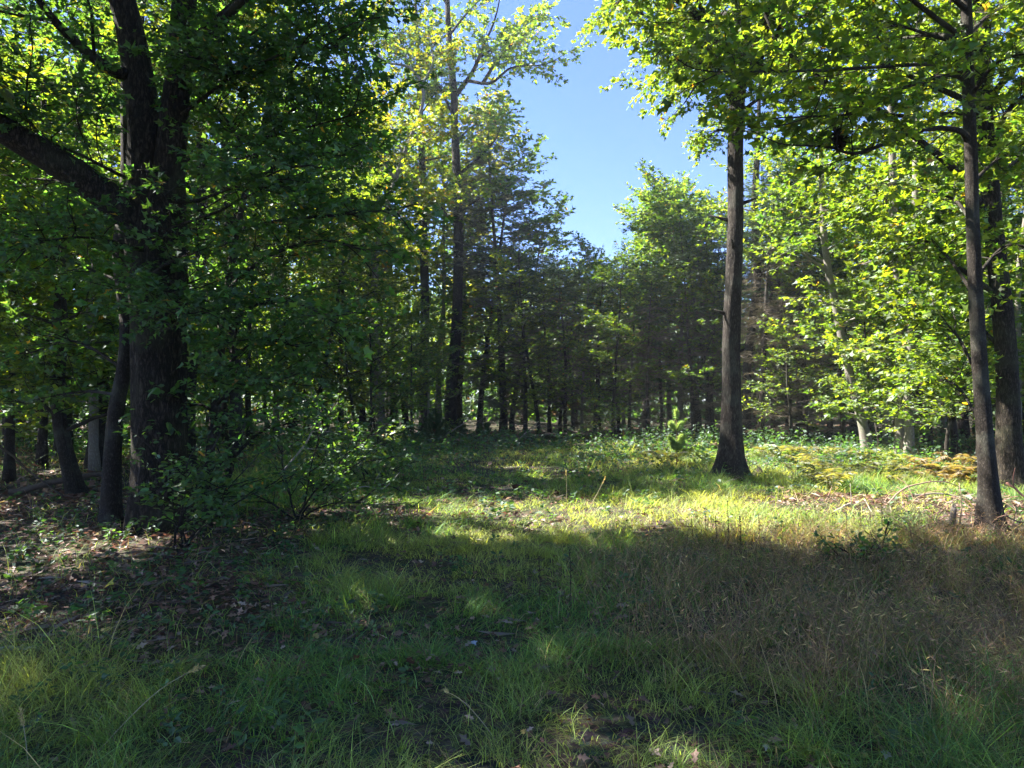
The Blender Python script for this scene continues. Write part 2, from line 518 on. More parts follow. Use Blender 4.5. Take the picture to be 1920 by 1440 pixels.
# ================================================================= hero trees
def trunk_tube(mb, pts, rad, k=24, rough=0.10, flare=0.9, n=60, lobes=5, ph=0.0, base_h=0.7):
    path = smooth_path(pts, n)
    L = np.r_[0, np.cumsum(np.linalg.norm(np.diff(path, axis=0), axis=1))]
    r = np.interp(L, np.linspace(0, L[-1], len(rad)), rad)
    amp = flare * np.exp(-L / base_h * 1.6)
    r = r * (1 + 0.35 * amp)
    mb.tube(path, r, k, (1, 1, 1), rough, (amp * 0.55, lobes, ph))
    return path


def local(pts, o):
    return np.asarray(pts, float) - np.asarray(o, float)


def big_left_oak():
    b = gp(305, 8.6)
    t = thing('oak_tree', 'massive forked oak with dark furrowed bark and a thick limb reaching to the picture edge', 'tree', b)
    Y = 8.6
    tr = MB()
    trunk_tube(tr, local([P(305, 1006, Y), P(300, 800, Y), P(296, 600, Y), P(290, 480, Y), P(288, 380, Y), P(288, 330, Y)], b), [0.34, 0.315, 0.305, 0.315, 0.35, 0.32], 44, 0.12, 0.4, 90, 6, 0.6)
    tr.build('trunk', M_OAK, t, True)
    limbs = []
    def limb(pts, r0, r1, k=24, n=40, rough=0.12):
        m = MB(); path = smooth_path(local(pts, b), n)
        m.tube(path, np.linspace(r0, r1, n), k, (1, 1, 1), rough)
        limbs.append((m, path, r0, r1)); return m, path
    # two rising stems
    limb([P(272, 400, Y), P(268, 330, Y), P(262, 200, Y), P(238, 60, Y), P(205, -80, Y), P(190, -300, Y + .5), P(120, -620, Y + 1), P(100, -900, Y + 1.2)], 0.235, 0.06)
    limb([P(305, 400, Y), P(312, 320, Y - .05), P(322, 200, Y - .1), P(338, 0, Y - .1), P(350, -200, Y), P(370, -500, Y + .6), P(400, -900, Y + 1)], 0.21, 0.06)
    # thick limb to the left
    limb([P(290, 440, Y), P(240, 400, Y - .2), P(130, 320, Y - .6), P(0, 240, Y - 1.0), P(-170, 130, Y - 1.5), P(-350, -40, Y - 2.0), P(-480, -260, Y - 2.3)], 0.215, 0.07)
    # thin limb from the left stem
    limb([P(246, 132, Y), P(200, 125, Y - .3), P(120, 60, Y - .7), P(60, -10, Y - 1.0), P(-40, -140, Y - 1.4)], 0.085, 0.02, 10, 20, 0.05)
    # upper limbs out over the clearing, above the frame
    for st, a, z0, L, r in ((0, 3.4, .62, 6.5, .12), (0, -1.8, .7, 6, .11), (0, 3.8, .75, 6, .1), (1, -0.2, .55, 6.5, .12), (1, -0.5, .62, 7, .12),
                            (1, -1.0, .7, 7.0, .12), (1, -1.3, .66, 6.5, .11), (1, 0.1, .82, 5.5, .09), (0, -2.2, .66, 6.5, .11), (1, -.3, .9, 5, .08), (1, -0.9, .85, 5.5, .08),
                            (0, -2.5, .9, 5, .08), (0, -2.8, .88, 5, .08), (1, .45, .68, 4.5, .09), (0, .6, .75, 4.2, .08), (1, -0.25, .42, 4.6, .07), (1, -0.6, .36, 4.4, .06)):
        p, d = along(limbs[st][1], np.array([z0]))
        path = grow(p[0], [math.cos(a), math.sin(a), 0.55], L, 10, 0.10, 0.02)
        m = MB(); m.tube(path, np.linspace(r, 0.02, 11), 8, (1, 1, 1), 0.05)
        limbs.append((m, path, r, 0.02))
    fol = Foliage(OAK, 0.082, GREEN * 1.05, np.array([.055, .125, .048]), 0.33, 0.008, 0.6, 0.2)
    high = Foliage(KITE, 0.17, GREEN, YGREEN * 0.7, 0.33, 0.008, 0.6, 0.2)
    for i, (m, path, r0, r1) in enumerate(limbs):
        if i < 3:
            dress(m, high, path, 0.08, 0.04, 22, 2.6, 9, 0.6, 11, 0.5)
        elif i == 3:
            dress(m, fol, path, 0.05, 0.02, 10, 1.5, 8, 0.5, 9, 0.3)
        else:
            dress(m, fol if i >= len(limbs) - 2 else high, path, r0 * 0.6, 0.02, 15, 2.5, 10, 0.62, 12 if i < len(limbs) - 2 else 16, 0.2)
        m.build('limb', M_OAK, t, True)
    # low leafy shoots in front of the trunk
    sh = MB()
    for (px, py, dx, dy, dz, L) in ((310, 430, 1, -.6, .1, 1.9), (290, 520, .9, -.7, .0, 1.8), (330, 380, 1, -.3, .15, 2.4), (270, 470, -.5, -1, .1, 1.4), (335, 300, 1, -.5, .2, 2.6),
                                    (335, 210, .9, -.2, .3, 2.6), (300, 620, .8, -.8, .05, 1.0), (230, 330, -.4, -.8, .2, 1.6), (150, 300, -.3, -.8, .2, 1.6), (60, 240, .3, -1, 0, 1.6)):
        br = grow(local(P(px, py, Y - 0.3), b), [dx, dy, dz], L, 7, 0.13, -0.01)
        sh.tube(br, np.linspace(0.022, 0.006, 8), 5, (1, 1, 1))
        dress(sh, fol, br, 0.02, 0.006, 11, 0.9, 9, 0.42, 14, 0.15, flatness=0.35)
    sh.build('epicormic_shoots', M_OAK, t, True)
    cr = MB(); fol.emit(cr); high.emit(cr)
    cr.build('crown', M_LEAF, t)
    return t


def lone_oak():
    Y = 14.7
    b = gp(1370, Y)
    t = thing('oak_tree', 'lone tall straight oak with bare dark trunk standing in the middle of the clearing', 'tree', b)
    tr = MB()
    path = trunk_tube(tr, local([P(1369, 897, Y), P(1371, 760, Y), P(1372, 640, Y), P(1378, 500, Y), P(1382, 380, Y), P(1382, 280, Y), P(1388, 150, Y), P(1390, 0, Y), P(1380, -250, Y), P(1390, -560, Y)], b),
                      [0.22, 0.19, 0.172, 0.16, 0.153, 0.15, 0.145, 0.125, 0.09, 0.05], 44, 0.15, 1.15, 190, 5, 1.0)
    for hz, az, L in ((.12, 2.2, .10), (.2, -.6, .16), (.26, 3.3, .22), (.31, .4, .12), (.36, -2.0, .3), (.41, 2.9, .35), (.44, -.2, .25)):
        p, d = along(path, np.array([hz])); o2 = np.array([math.cos(az), math.sin(az), .35])
        m = MB(); m.tube(np.array([p[0] + o2 * .08, p[0] + o2 * (.16 + L * .5), p[0] + o2 * (.17 + L)]), [.05, .028, .012], 8, (1, 1, 1), .1)
        m.build('branch_stub', M_GREYOAK, t, True)
    tr.build('trunk', M_GREYOAK, t, True)
    fol = Foliage(OAK, 0.095, GREEN * 1.1, YGREEN, 0.33, 0.008, 0.65, 0.25)
    high = Foliage(KITE, 0.15, GREEN * 1.1, YGREEN, 0.33, 0.008, 0.65, 0.25)
    spec = []
    # limbs seen in the frame: to the left over the sky gap
    spec.append(([P(1385, 110, Y), P(1330, 40, Y - .6), P(1260, -20, Y - 1.0), P(1190, -30, Y - 1.2), P(1150, 10, Y - 1.3)], .09, .015, 14, 1.3))
    spec.append(([P(1386, 60, Y), P(1320, 20, Y + .3), P(1270, 60, Y + .5), P(1225, 105, Y + .6)], .06, .012, 8, 0.9))
    spec.append(([P(1386, 200, Y), P(1350, 150, Y - .4), P(1315, 150, Y - .9), P(1285, 190, Y - 1.2)], .05, .01, 9, 0.8))
    spec.append(([P(1384, 250, Y), P(1350, 240, Y + .3), P(1320, 265, Y + .7)], .04, .01, 6, 0.6))
    spec.append(([P(1386, 215, Y), P(1430, 180, Y - .5), P(1480, 190, Y - 1)], .05, .01, 8, 0.9))
    spec.append(([P(1387, 130, Y), P(1340, 90, Y - 1.2), P(1310, 80, Y - 2.2)], .05, .01, 9, 1.0))
    spec.append(([P(1387, 90, Y), P(1450, 40, Y - 1), P(1530, 20, Y - 1.8)], .06, .01, 11, 1.2))
    for k in range(13):
        z = rng.uniform(0.62, 1.0); a = k * 2.4 + rng.uniform(-.3, .3)
        p, d = along(path, np.array([z]))
        L = rng.uniform(3.6, 5.2) * (1.35 - z * .6)
        if math.cos(a) < -0.3:
            L *= 0.7
        q = grow(p[0], [math.cos(a), math.sin(a), 0.5], L, 8, 0.1, 0.02)
        spec.append((q + b, .08, .015, 16, 1.8))
    for pts, r0, r1, ns, l2 in spec:
        m = MB(); q = smooth_path(local(pts, b), 14)
        m.tube(q, np.linspace(r0, r1, 14), 8, (1, 1, 1), 0.05)
        dress(m, fol if ns < 15 else high, q, r0 * .6, .012, ns + 3, l2, 9, 0.5, 15 if ns < 15 else 11, 0.3, flatness=0.8)
        m.build('limb', M_GREYOAK, t, True)
    cr = MB(); fol.emit(cr); high.emit(cr); cr.build('crown', M_LEAF, t)
    return t


def right_maple():
    Y = 8.5
    b = gp(1853, Y)
    t = thing('maple_tree', 'slender smooth grey maple near the picture edge with long drooping side branches', 'tree', b)
    tr = MB()
    path = trunk_tube(tr, local([P(1853, 1004, Y), P(1850, 900, Y), P(1842, 760, Y), P(1836, 640, Y), P(1830, 480, Y), P(1827, 300, Y), P(1824, 150, Y), P(1822, 0, Y), P(1815, -250, Y), P(1800, -600, Y + .3)], b),
                      [0.098, 0.088, 0.08, 0.074, 0.069, 0.065, 0.06, 0.054, 0.04, 0.02], 30, 0.10, 1.3, 140, 4, 0.3)
    tr.build('trunk', M_MAPLE, t, True)
    fol = Foliage(MAPLE, 0.080, YGREEN * 0.9, GREEN, 0.34, 0.005, 0.6, 0.12)
    spec = [
        ([P(1822, 262, Y), P(1805, 240, Y - .1), P(1740, 238, Y - .3), P(1660, 268, Y - .6), P(1605, 285, Y - .8), P(1560, 272, Y - .9), P(1480, 268, Y - 1.1)], .04, .008, 10, 1.0),
        ([P(1822, 150, Y), P(1790, 135, Y - .2), P(1700, 160, Y - .5), P(1620, 205, Y - .8), P(1560, 212, Y - 1.0), P(1470, 216, Y - 1.3)], .03, .006, 12, 1.0),
        ([P(1822, 112, Y), P(1720, 115, Y - .5), P(1560, 125, Y - 1.0), P(1430, 128, Y - 1.4), P(1340, 128, Y - 1.6)], .028, .006, 14, 1.0),
        ([P(1822, 80, Y), P(1760, 60, Y + .3), P(1680, 40, Y + .6), P(1600, 60, Y + .9)], .03, .006, 10, 1.0),
        ([P(1822, 10, Y), P(1750, -50, Y - .6), P(1640, -60, Y - 1.2), P(1500, -30, Y - 1.8)], .035, .006, 14, 1.2),
        ([P(1830, 420, Y), P(1790, 370, Y + .6), P(1710, 350, Y + 1.4), P(1650, 370, Y + 1.9)], .025, .006, 12, 0.9),
        ([P(1834, 560, Y), P(1780, 480, Y + .7), P(1740, 450, Y + 1.2), P(1700, 470, Y + 1.7)], .025, .006, 13, 0.9),
        ([P(1840, 720, Y), P(1790, 620, Y + .6), P(1740, 600, Y + 1.0), P(1710, 620, Y + 1.4)], .022, .006, 12, 0.85),
        ([P(1842, 800, Y), P(1790, 720, Y + .9), P(1730, 720, Y + 1.8), P(1690, 760, Y + 2.4)], .02, .006, 9, 0.7),
        ([P(1825, 180, Y), P(1880, 110, Y - .4), P(1960, 90, Y - .7)], .03, .006, 10, 1.0),
        ([P(1828, 340, Y), P(1890, 290, Y + .3), P(1960, 300, Y + .4)], .025, .006, 9, 0.9),
        ([P(1832, 520, Y), P(1890, 460, Y + .2), P(1960, 470, Y + .1)], .025, .006, 8, 0.8),
        ([P(1822, 60, Y), P(1880, 10, Y + .4), P(1950, -10, Y + .6)], .03, .006, 9, 0.9),
    ]
    for k in range(12):
        z = rng.uniform(0.72, 1.0); a = k * 2.4
        p, d = along(path, np.array([z]))
        q = grow(p[0], [math.cos(a), math.sin(a), 0.45], rng.uniform(2.2, 3.4), 7, 0.1, 0.0)
        spec.append((q + b, .035, .006, 11, 1.2))
    for pts, r0, r1, ns, l2 in spec:
        m = MB(); q = smooth_path(local(pts, b), 16)
        m.tube(q, np.linspace(r0, r1, 16), 7, (1, 1, 1), 0.04)
        dress(m, fol, q, r0 * .5, .006, ns + 3, l2, 8, 0.42, 13, 0.22, flatness=0.4)
        m.build('limb', M_MAPLE, t, True)
    cr = MB(); fol.emit(cr); cr.build('crown', M_LEAF, t)
    return t


def right_big_tree():
    Y = 12.6
    b = gp(1893, Y)
    t = thing('maple_tree', 'thick rough-barked tree directly behind the slender maple at the picture edge', 'tree', b)
    tr = MB()
    path = trunk_tube(tr, local([P(1893, 922, Y), P(1890, 780, Y), P(1886, 640, Y), P(1872, 480, Y), P(1862, 350, Y), P(1852, 180, Y), P(1850, 0, Y), P(1845, -300, Y), P(1830, -550, Y)], b),
                      [0.20, 0.175, 0.16, 0.145, 0.135, 0.125, 0.11, 0.08, 0.05], 30, 0.12, 0.8, 90, 5, 0.2)
    tr.build('trunk', M_OAK, t, True)
    fol = Foliage(MAPLE, 0.098, YGREEN * 0.95, GREEN, 0.34, 0.005, 0.65, 0.15)
    spec = [([P(1870, 420, Y), P(1800, 320, Y - .3), P(1740, 268, Y - .6), P(1660, 205, Y - .8), P(1580, 165, Y - 1), P(1480, 90, Y - 1.2), P(1440, 20, Y - 1.3)], .075, .02, 20, 1.6),
            ([P(1880, 560, Y), P(1800, 500, Y - .2), P(1740, 470, Y), P(1690, 480, Y + .3), P(1650, 470, Y + .5)], .05, .01, 18, 1.3),
            ([P(1886, 660, Y), P(1820, 600, Y + .6), P(1760, 590, Y + 1.0), P(1730, 610, Y + 1.6)], .04, .01, 15, 1.1),
            ([P(1858, 300, Y), P(1900, 200, Y - .5), P(1960, 160, Y - 1)], .06, .015, 12, 1.3),
            ([P(1854, 200, Y), P(1780, 90, Y + .6), P(1690, 30, Y + 1.2)], .06, .015, 13, 1.5)]
    for k in range(14):
        z = rng.uniform(0.52, 1.0); a = k * 2.4 + 0.5
        p, d = along(path, np.array([z]))
        q = grow(p[0], [math.cos(a), math.sin(a), 0.4], rng.uniform(3.0, 4.6) * (1.3 - .5 * z), 8, 0.1, 0.0)
        spec.append((q + b, .06, .012, 14, 1.6))
    for pts, r0, r1, ns, l2 in spec:
        m = MB(); q = smooth_path(local(pts, b), 16)
        m.tube(q, np.linspace(r0, r1, 16), 8, (1, 1, 1), 0.06)
        dress(m, fol, q, r0 * .5, .008, ns + 2, l2, 8, 0.5, 14, 0.25, flatness=0.5)
        m.build('limb', M_OAK, t, True)
    cr = MB(); fol.emit(cr); cr.build('crown', M_LEAF, t)
    return t


def simple_tree(name, label, Y, base_px, pts_px, radii, limbs, mat, fol, dens, k=14, flare=0.6, n=60, cat='tree', rough=0.06, auto=None):
    """a tree whose stem runs through given points; limbs are given by points, auto adds more round the stem"""
    b = gp(base_px, Y)
    t = thing(name, label, cat, b)
    tr = MB()
    pts = [np.array([b[0], b[1], b[2] - 0.05])] + [P(q[0], q[1], Y + (q[2] if len(q) > 2 else 0)) for q in pts_px]
    path = trunk_tube(tr, local(pts, b), radii, k, rough, flare, n, 5, 0.4)
    wood = []
    ns, l2, nt, lt, nl = dens
    for lp in limbs:
        r0 = lp[0]; q = smooth_path(local([P(a[0], a[1], Y + (a[2] if len(a) > 2 else 0)) for a in lp[1]], b), 14)
        wood.append((q, r0))
    if auto:
        cnt, z0, z1, L0, L1, rise, r0 = auto
        for i in range(cnt):
            z = z0 + (z1 - z0) * (i + rng.random()) / cnt; a = i * 2.4 + rng.uniform(-.4, .4)
            p, d = along(path, np.array([z]))
            L = (L0 + (L1 - L0) * (i / max(cnt - 1, 1))) * rng.uniform(.75, 1.2)
            wood.append((grow(p[0], [math.cos(a), math.sin(a), rise], L, 7, 0.12, 0.02), r0 * (1.2 - z)))
    for q, r0 in wood:
        m = MB(); m.tube(q, np.linspace(r0, 0.008, len(q)), 7, (1, 1, 1), 0.05)
        dress(m, fol, q, r0 * .5, .008, ns, l2, nt, lt, nl, 0.25)
        m.build('limb', mat, t, True)
    tr.build('trunk', mat, t, True)
    cr = MB(); fol.emit(cr); cr.build('crown', M_LEAF, t)
    return t


rng = np.random.default_rng(11)
big_left_oak()
lone_oak()
right_maple()
right_big_tree()

rng = np.random.default_rng(12)
# burled sapling, leaning twin stems and the young maple by the big oak
simple_tree('maple_tree', 'young mossy maple with a swollen burl standing against the massive forked oak', 8.9, 212,
            [(212, 940), (213, 850), (220, 760), (232, 690), (236, 620, .1), (228, 500, .3), (235, 330, .6), (230, 100, .8), (240, -150, 1)],
            [0.105, 0.10, 0.085, 0.08, 0.14, 0.09, 0.08, 0.07, 0.05, 0.02],
            [(.03, [(236, 560), (300, 500, -.8), (370, 470, -1.4)]), (.03, [(230, 470), (150, 430, -.6), (60, 430, -1)]), (.03, [(232, 380), (120, 340, .4), (20, 330, .8)]),
             (.025, [(230, 690), (140, 640, .3), (60, 660, .6)]), (.025, [(222, 740), (150, 735, .5), (40, 760, .9)])],
            M_MAPLE, Foliage(MAPLE, 0.08, GREEN, np.array([.055, .125, .048]), 0.33, .004, .55, .15), (10, 0.9, 7, 0.4, 10), 16, auto=(10, .55, 1, 1.8, 1.2, .3, .04))
simple_tree('maple_tree', 'slim leaning sapling rising from the sunny litter patch, part of a twin clump', 11.5, 140,
            [(128, 880), (108, 790), (100, 680), (108, 540), (125, 400), (140, 250), (150, 60)],
            [0.075, 0.07, 0.06, 0.055, 0.05, 0.045, 0.04, 0.02],
            [], M_MAPLE, Foliage(KITE, 0.11, GREEN, YGREEN, 0.3, .004, .5, .15), (9, 0.9, 7, 0.42, 10), 10, auto=(14, .3, 1, 2.0, 1.2, .25, .04))
simple_tree('maple_tree', 'thicker leaning sapling beside its slim twin, foot crossed by a fallen pole', 11.8, 163,
            [(146, 900), (124, 820), (112, 740), (118, 600), (98, 450), (80, 300), (70, 100)],
            [0.085, 0.075, 0.065, 0.06, 0.055, 0.05, 0.045, 0.02],
            [], M_MAPLE, Foliage(KITE, 0.11, GREEN, YGREEN, 0.3, .004, .5, .15), (9, 0.9, 7, 0.42, 10), 10, auto=(14, .3, 1, 2.0, 1.2, .25, .04))
simple_tree('maple_tree', 'young understory maple with a thin dark slanting stem right of the massive oak', 8.9, 388,
            [(391, 900), (400, 800), (414, 660), (430, 500), (452, 380), (476, 290), (500, 180), (520, 40)],
            [0.06, 0.055, 0.05, 0.045, 0.042, 0.04, 0.03, 0.025, 0.012],
            [(.03, [(420, 620), (480, 570, -.8), (560, 570, -1.3), (620, 600, -1.7)]), (.03, [(428, 540), (500, 480, -.6), (600, 450, -1.1), (690, 470, -1.5)]),
             (.03, [(440, 430), (540, 410, -1.0), (650, 400, -1.4), (740, 390, -1.8)]), (.025, [(460, 340), (560, 290, -.7), (640, 280, -1.3)]),
             (.025, [(420, 620), (370, 560, .3), (330, 560, .6)]), (.025, [(480, 270), (560, 190, -.4), (640, 170, -.7)]), (.025, [(404, 760), (470, 710, -.6), (550, 720, -1.3)]),
             (.02, [(500, 180), (570, 100, -.8), (630, 80, -1.4)]), (.02, [(470, 300), (420, 220, -.3), (380, 180, -.6)]), (.02, [(410, 700), (480, 640, -.6), (560, 650, -1.0)])],
            M_MAPLE, Foliage(MAPLE, 0.070, GREEN * 1.1, np.array([.055, .125, .048]), 0.33, .006, .55, .12), (14, 0.9, 9, 0.42, 13), 10, auto=(6, .7, 1, 1.4, 1.0, .2, .03))
simple_tree('maple_tree', 'short crooked dark stem leaning behind the understory maple foot', 9.2, 400,
            [(414, 930), (428, 890), (436, 850), (420, 800), (430, 700), (445, 600)],
            [0.055, 0.05, 0.05, 0.045, 0.035, 0.025, 0.012],
            [(.025, [(436, 860), (490, 810, -.2), (560, 790, -.3)]), (.02, [(428, 800), (380, 760, -.3), (330, 770, -.5)])],
            M_OAK, Foliage(OVAL, 0.10, DGREEN * 1.3, GREEN, 0.3, .004, .5, .2), (9, 0.7, 6, 0.4, 8), 9)
simple_tree('oak_tree', 'upright grey trunk half hidden by leaves right of the understory maple', 19.5, 441,
            [(443, 780), (440, 680), (434, 560), (428, 420), (420, 280), (412, 120), (400, -100), (395, -350)],
            [0.17, 0.15, 0.15, 0.14, 0.13, 0.12, 0.11, 0.08, 0.03],
            [], M_GREYOAK, Foliage(KITE, 0.14, GREEN, YGREEN, 0.3, .01, .6, .2), (13, 1.7, 7, 0.6, 10), 14, auto=(14, .5, 1, 2.6, 1.8, .45, .1))

rng = np.random.default_rng(13)
# the tall forked tree, its crooked neighbour and the feathery conifer in front of the sky
fol = Foliage(KITE, 0.18, GREEN * 1.3, YGREEN * 1.2, 0.3, .02, .7, .25)
simple_tree('oak_tree', 'tall slender forked oak against the open blue sky, airy crown on spreading arms', 34.0, 846,
            [(846, 740), (855, 620), (859, 480), (856, 330), (851, 220), (850, 170), (840, 60, .5), (835, -100, 1), (830, -260, 1.2)],
            [0.30, 0.27, 0.24, 0.23, 0.20, 0.18, 0.16, 0.11, 0.08, 0.03],
            [(.13, [(852, 175), (885, 130), (905, 80), (930, 20, -.5), (950, -90, -1)]), (.10, [(905, 150), (930, 110, -.5), (965, 70, -1), (1010, 40, -1.4)]),
             (.09, [(875, 145), (920, 150, -.8), (960, 120, -1.5), (1020, 115, -2), (1060, 95, -2)]), (.09, [(853, 330), (900, 290, -.6), (930, 255, -1), (945, 210, -1.3)]),
             (.07, [(852, 220), (820, 150, -.5), (800, 90, -1), (795, 20, -1)]), (.06, [(855, 260), (890, 230, .6), (925, 220, 1)]), (.06, [(852, 200), (820, 190, .6), (790, 150, 1)]),
             (.07, [(840, 60), (880, 10, .8), (930, -40, 1.4)]), (.07, [(838, 0), (800, -50, -.6), (760, -80, -1)]), (.07, [(900, 100), (960, 60, .8), (1020, 10, 1.4)]),
             (.05, [(857, 400), (900, 370, -.5), (940, 360, -.8)]), (.05, [(857, 430), (820, 380, -.5), (790, 380, -.8)])],
            M_GREYOAK, fol, (17, 1.9, 8, 0.6, 12), 14, 0.5)
fol = Foliage(KITE, 0.15, YGREEN * 1.0, np.array([.16, .15, .02]), 0.3, .03, .6, .25)
simple_tree('cherry_tree', 'crooked pale-stemmed tree bending over left of the tall forked oak, yellowing leaves', 26.0, 716,
            [(708, 700), (700, 560), (712, 430), (738, 340), (762, 270), (790, 195), (788, 150), (765, 120), (722, 110), (695, 90)],
            [0.2, 0.18, 0.16, 0.14, 0.11, 0.10, 0.09, 0.075, 0.06, 0.05, 0.02],
            [(.06, [(740, 335), (700, 270, -.5), (680, 200, -.8)]), (.06, [(765, 265), (800, 260, -.6), (830, 230, -1)]), (.05, [(785, 160), (810, 110, .4), (800, 60, .6)]),
             (.05, [(755, 290), (730, 220, .6), (740, 160, 1)]), (.06, [(715, 420), (770, 380, -.6), (820, 370, -1)]), (.06, [(708, 500), (660, 440, -.5), (620, 400, -.8)]),
             (.05, [(705, 520), (760, 470, -1), (800, 470, -1.5)]), (.05, [(720, 115), (690, 60, .4), (700, 20, .6)])],
            M_PALE, fol, (14, 1.5, 8, 0.55, 13), 12, 0.5)
simple_tree('oak_tree', 'dark upright trunk left of the crooked pale tree, leaning slightly as it rises', 33.0, 703,
            [(705, 700), (704, 560), (690, 450), (675, 340), (660, 240), (645, 120), (635, -60), (630, -220)],
            [0.28, 0.25, 0.24, 0.22, 0.2, 0.18, 0.15, 0.1, 0.04],
            [], M_GREYOAK, Foliage(KITE, 0.16, GREEN, YGREEN, 0.3, .02, .7, .2), (13, 1.9, 7, 0.6, 11), 12, auto=(16, .5, 1, 3.8, 2.4, .45, .12))
simple_tree('oak_tree', 'straight dark trunk between the crooked pale tree and the tall forked oak', 35.0, 795,
            [(795, 700), (796, 560), (793, 430), (790, 300), (785, 180), (780, 60), (775, -50)],
            [0.25, 0.22, 0.21, 0.2, 0.18, 0.15, 0.1, 0.04],
            [], M_CONIFER, Foliage(KITE, 0.16, GREEN, YGREEN, 0.3, .02, .7, .2), (12, 1.6, 7, 0.6, 11), 12, auto=(14, .45, 1, 3.0, 1.8, .45, .1))


# ---------------------------------------------------------------- conifers
def conifer_meshes(h, r, lmax, dead_to, step=0.27, dead=(0.15, 0.125, 0.11), green=(0.065, 0.105, 0.055), thin=1.0, side=15, lean=0.0):
    """trunk, dead branches and needled branches of one conifer standing at the origin"""
    tr = MB(); db = MB(); gb = MB()
    path = grow([0, 0, -0.05], [lean, 0, 1], h, 16, 0.02, 0.02)
    tr.tube(path, np.linspace(r, 0.012, 17) * np.r_[1.25, np.ones(16)], 9, (1, 1, 1), 0.06)
    z = 0.9
    acc = {0: ([], [], [], []), 1: ([], [], [], [])}
    while z < h - 0.25:
        f = z / h
        p, _ = along(path, np.array([f]))
        isdead = f < dead_to + rng.normal(0, 0.05)
        n = int(rng.integers(2, 5) * thin + 0.5)
        for i in range(n):
            a = rng.uniform(0, 2 * np.pi)
            if isdead:
                L = lmax * rng.uniform(0.45, 1.1) * (0.75 + 0.25 * min(1, f * 4))
                b = grow(p[0], [math.cos(a), math.sin(a), rng.uniform(-0.15, 0.3)], L, 4, 0.10, -0.05)
            else:
                L = lmax * rng.uniform(0.7, 1.1) * min(1, 1.25 * (1 - f) ** 0.75 / max(1e-3, (1 - dead_to) ** 0.75)) + 0.12
                b = grow(p[0], [math.cos(a), math.sin(a), 0.25 - 0.1 * (1 - f)], L, 4, 0.07, 0.0)
            (db if isdead else gb).tube(b, np.linspace(0.006 + 0.010 * L / 2, 0.003, 5), 3, dead if isdead else TWIGC, cap=False)
            k = max(4, int(side * L / 1.6))
            t = rng.uniform(0.15, 1, k); q, d = along(b, t)
            hor = nrm(np.cross(d, [0, 0, 1.0])) * np.where(rng.random(k) < .5, 1, -1)[:, None]
            dirs = nrm(d * 0.7 + hor * rng.uniform(.5, 1, (k, 1)) + rng.normal(0, .2, (k, 3)) + [0, 0, -0.08])
            ln = rng.uniform(.25, .6, k) * (1.15 - .6 * t) * min(1.2, 0.5 + L / 2)
            A = acc[0 if isdead else 1]
            A[0].append(q); A[1].append(dirs); A[2].append(ln); A[3].append(np.full(k, 0.014))
            m = 5
            u = rng.uniform(.15, 1, (k, m))
            q2 = (q[:, None, :] + dirs[:, None, :] * (ln[:, None] * u)[..., None]).reshape(-1, 3)
            h2 = nrm(np.cross(dirs, [0, 0, 1.0]))[:, None, :] * np.where(rng.random((k, m)) < .5, 1, -1)[..., None]
            d2 = nrm(dirs[:, None, :] * .8 + h2 * .7 + rng.normal(0, .3, (k, m, 3))).reshape(-1, 3)
            A[0].append(q2); A[1].append(d2); A[2].append(np.repeat(ln, m) * rng.uniform(.3, .6, k * m))
            A[3].append(np.full(k * m, 0.010 if isdead else 0.05))
        z += step * rng.uniform(.7, 1.3)
    for which, mb in ((0, db), (1, gb)):
        A = acc[which]
        if not A[0]:
            continue
        q = np.concatenate(A[0]); d = np.concatenate(A[1]); l = np.concatenate(A[2]); w = np.concatenate(A[3])
        n = len(q)
        base = np.asarray(dead if which == 0 else green)
        c = base[None] * np.exp(rng.normal(0, .28, (n, 1)))
        nor = np.array([0, 0, 1.0]) + rng.normal(0, .5, (n, 3))
        # strips of constant width whatever their length
        T = np.array([[0, 0, 0], [0.5, 0.5, 0], [1, 0, 0], [0.5, -0.5, 0]])
        U = nrm(d); N = nrm(nor - U * np.sum(nor * U, -1, keepdims=True)); W = np.cross(N, U)
        v = q[:, None, :] + T[None, :, 0:1] * (U * l[:, None])[:, None, :] + T[None, :, 1:2] * (W * w[:, None])[:, None, :]
        v[:, 2, 2] -= 0.12 * l
        base_i = (np.arange(n) * 4)[:, None, None]
        mb.add(v.reshape(-1, 3), [(base_i + np.array([[0, 1, 2], [0, 2, 3]])[None]).reshape(-1, 3)], np.repeat(c, 4, axis=0))
    return tr, db, gb


def conifer(label, loc, h, r, lmax, dead_to, name='conifer_tree', group=None, **kw):
    t = thing(name, label, 'tree', loc, 0, group)
    tr, db, gb = conifer_meshes(h, r, lmax, dead_to, **kw)
    tr.build('trunk', M_CONIFER, t, True)
    if db.v: db.build('dead_branches', M_NEEDLE, t)
    if gb.v: gb.build('crown', M_NEEDLE, t)
    return t


rng = np.random.default_rng(14)
# feathery conifer in front of the sky
Yc = 33.5
conifer('feathery thin conifer with bluish drooping twigs, right beside the tall forked oak', gp(943, Yc), 15.6, 0.2, 2.7, 0.42,
        name='larch_tree', green=(0.11, 0.115, 0.085), dead=(.17, .155, .15), thin=0.9, side=16, lean=0.012)


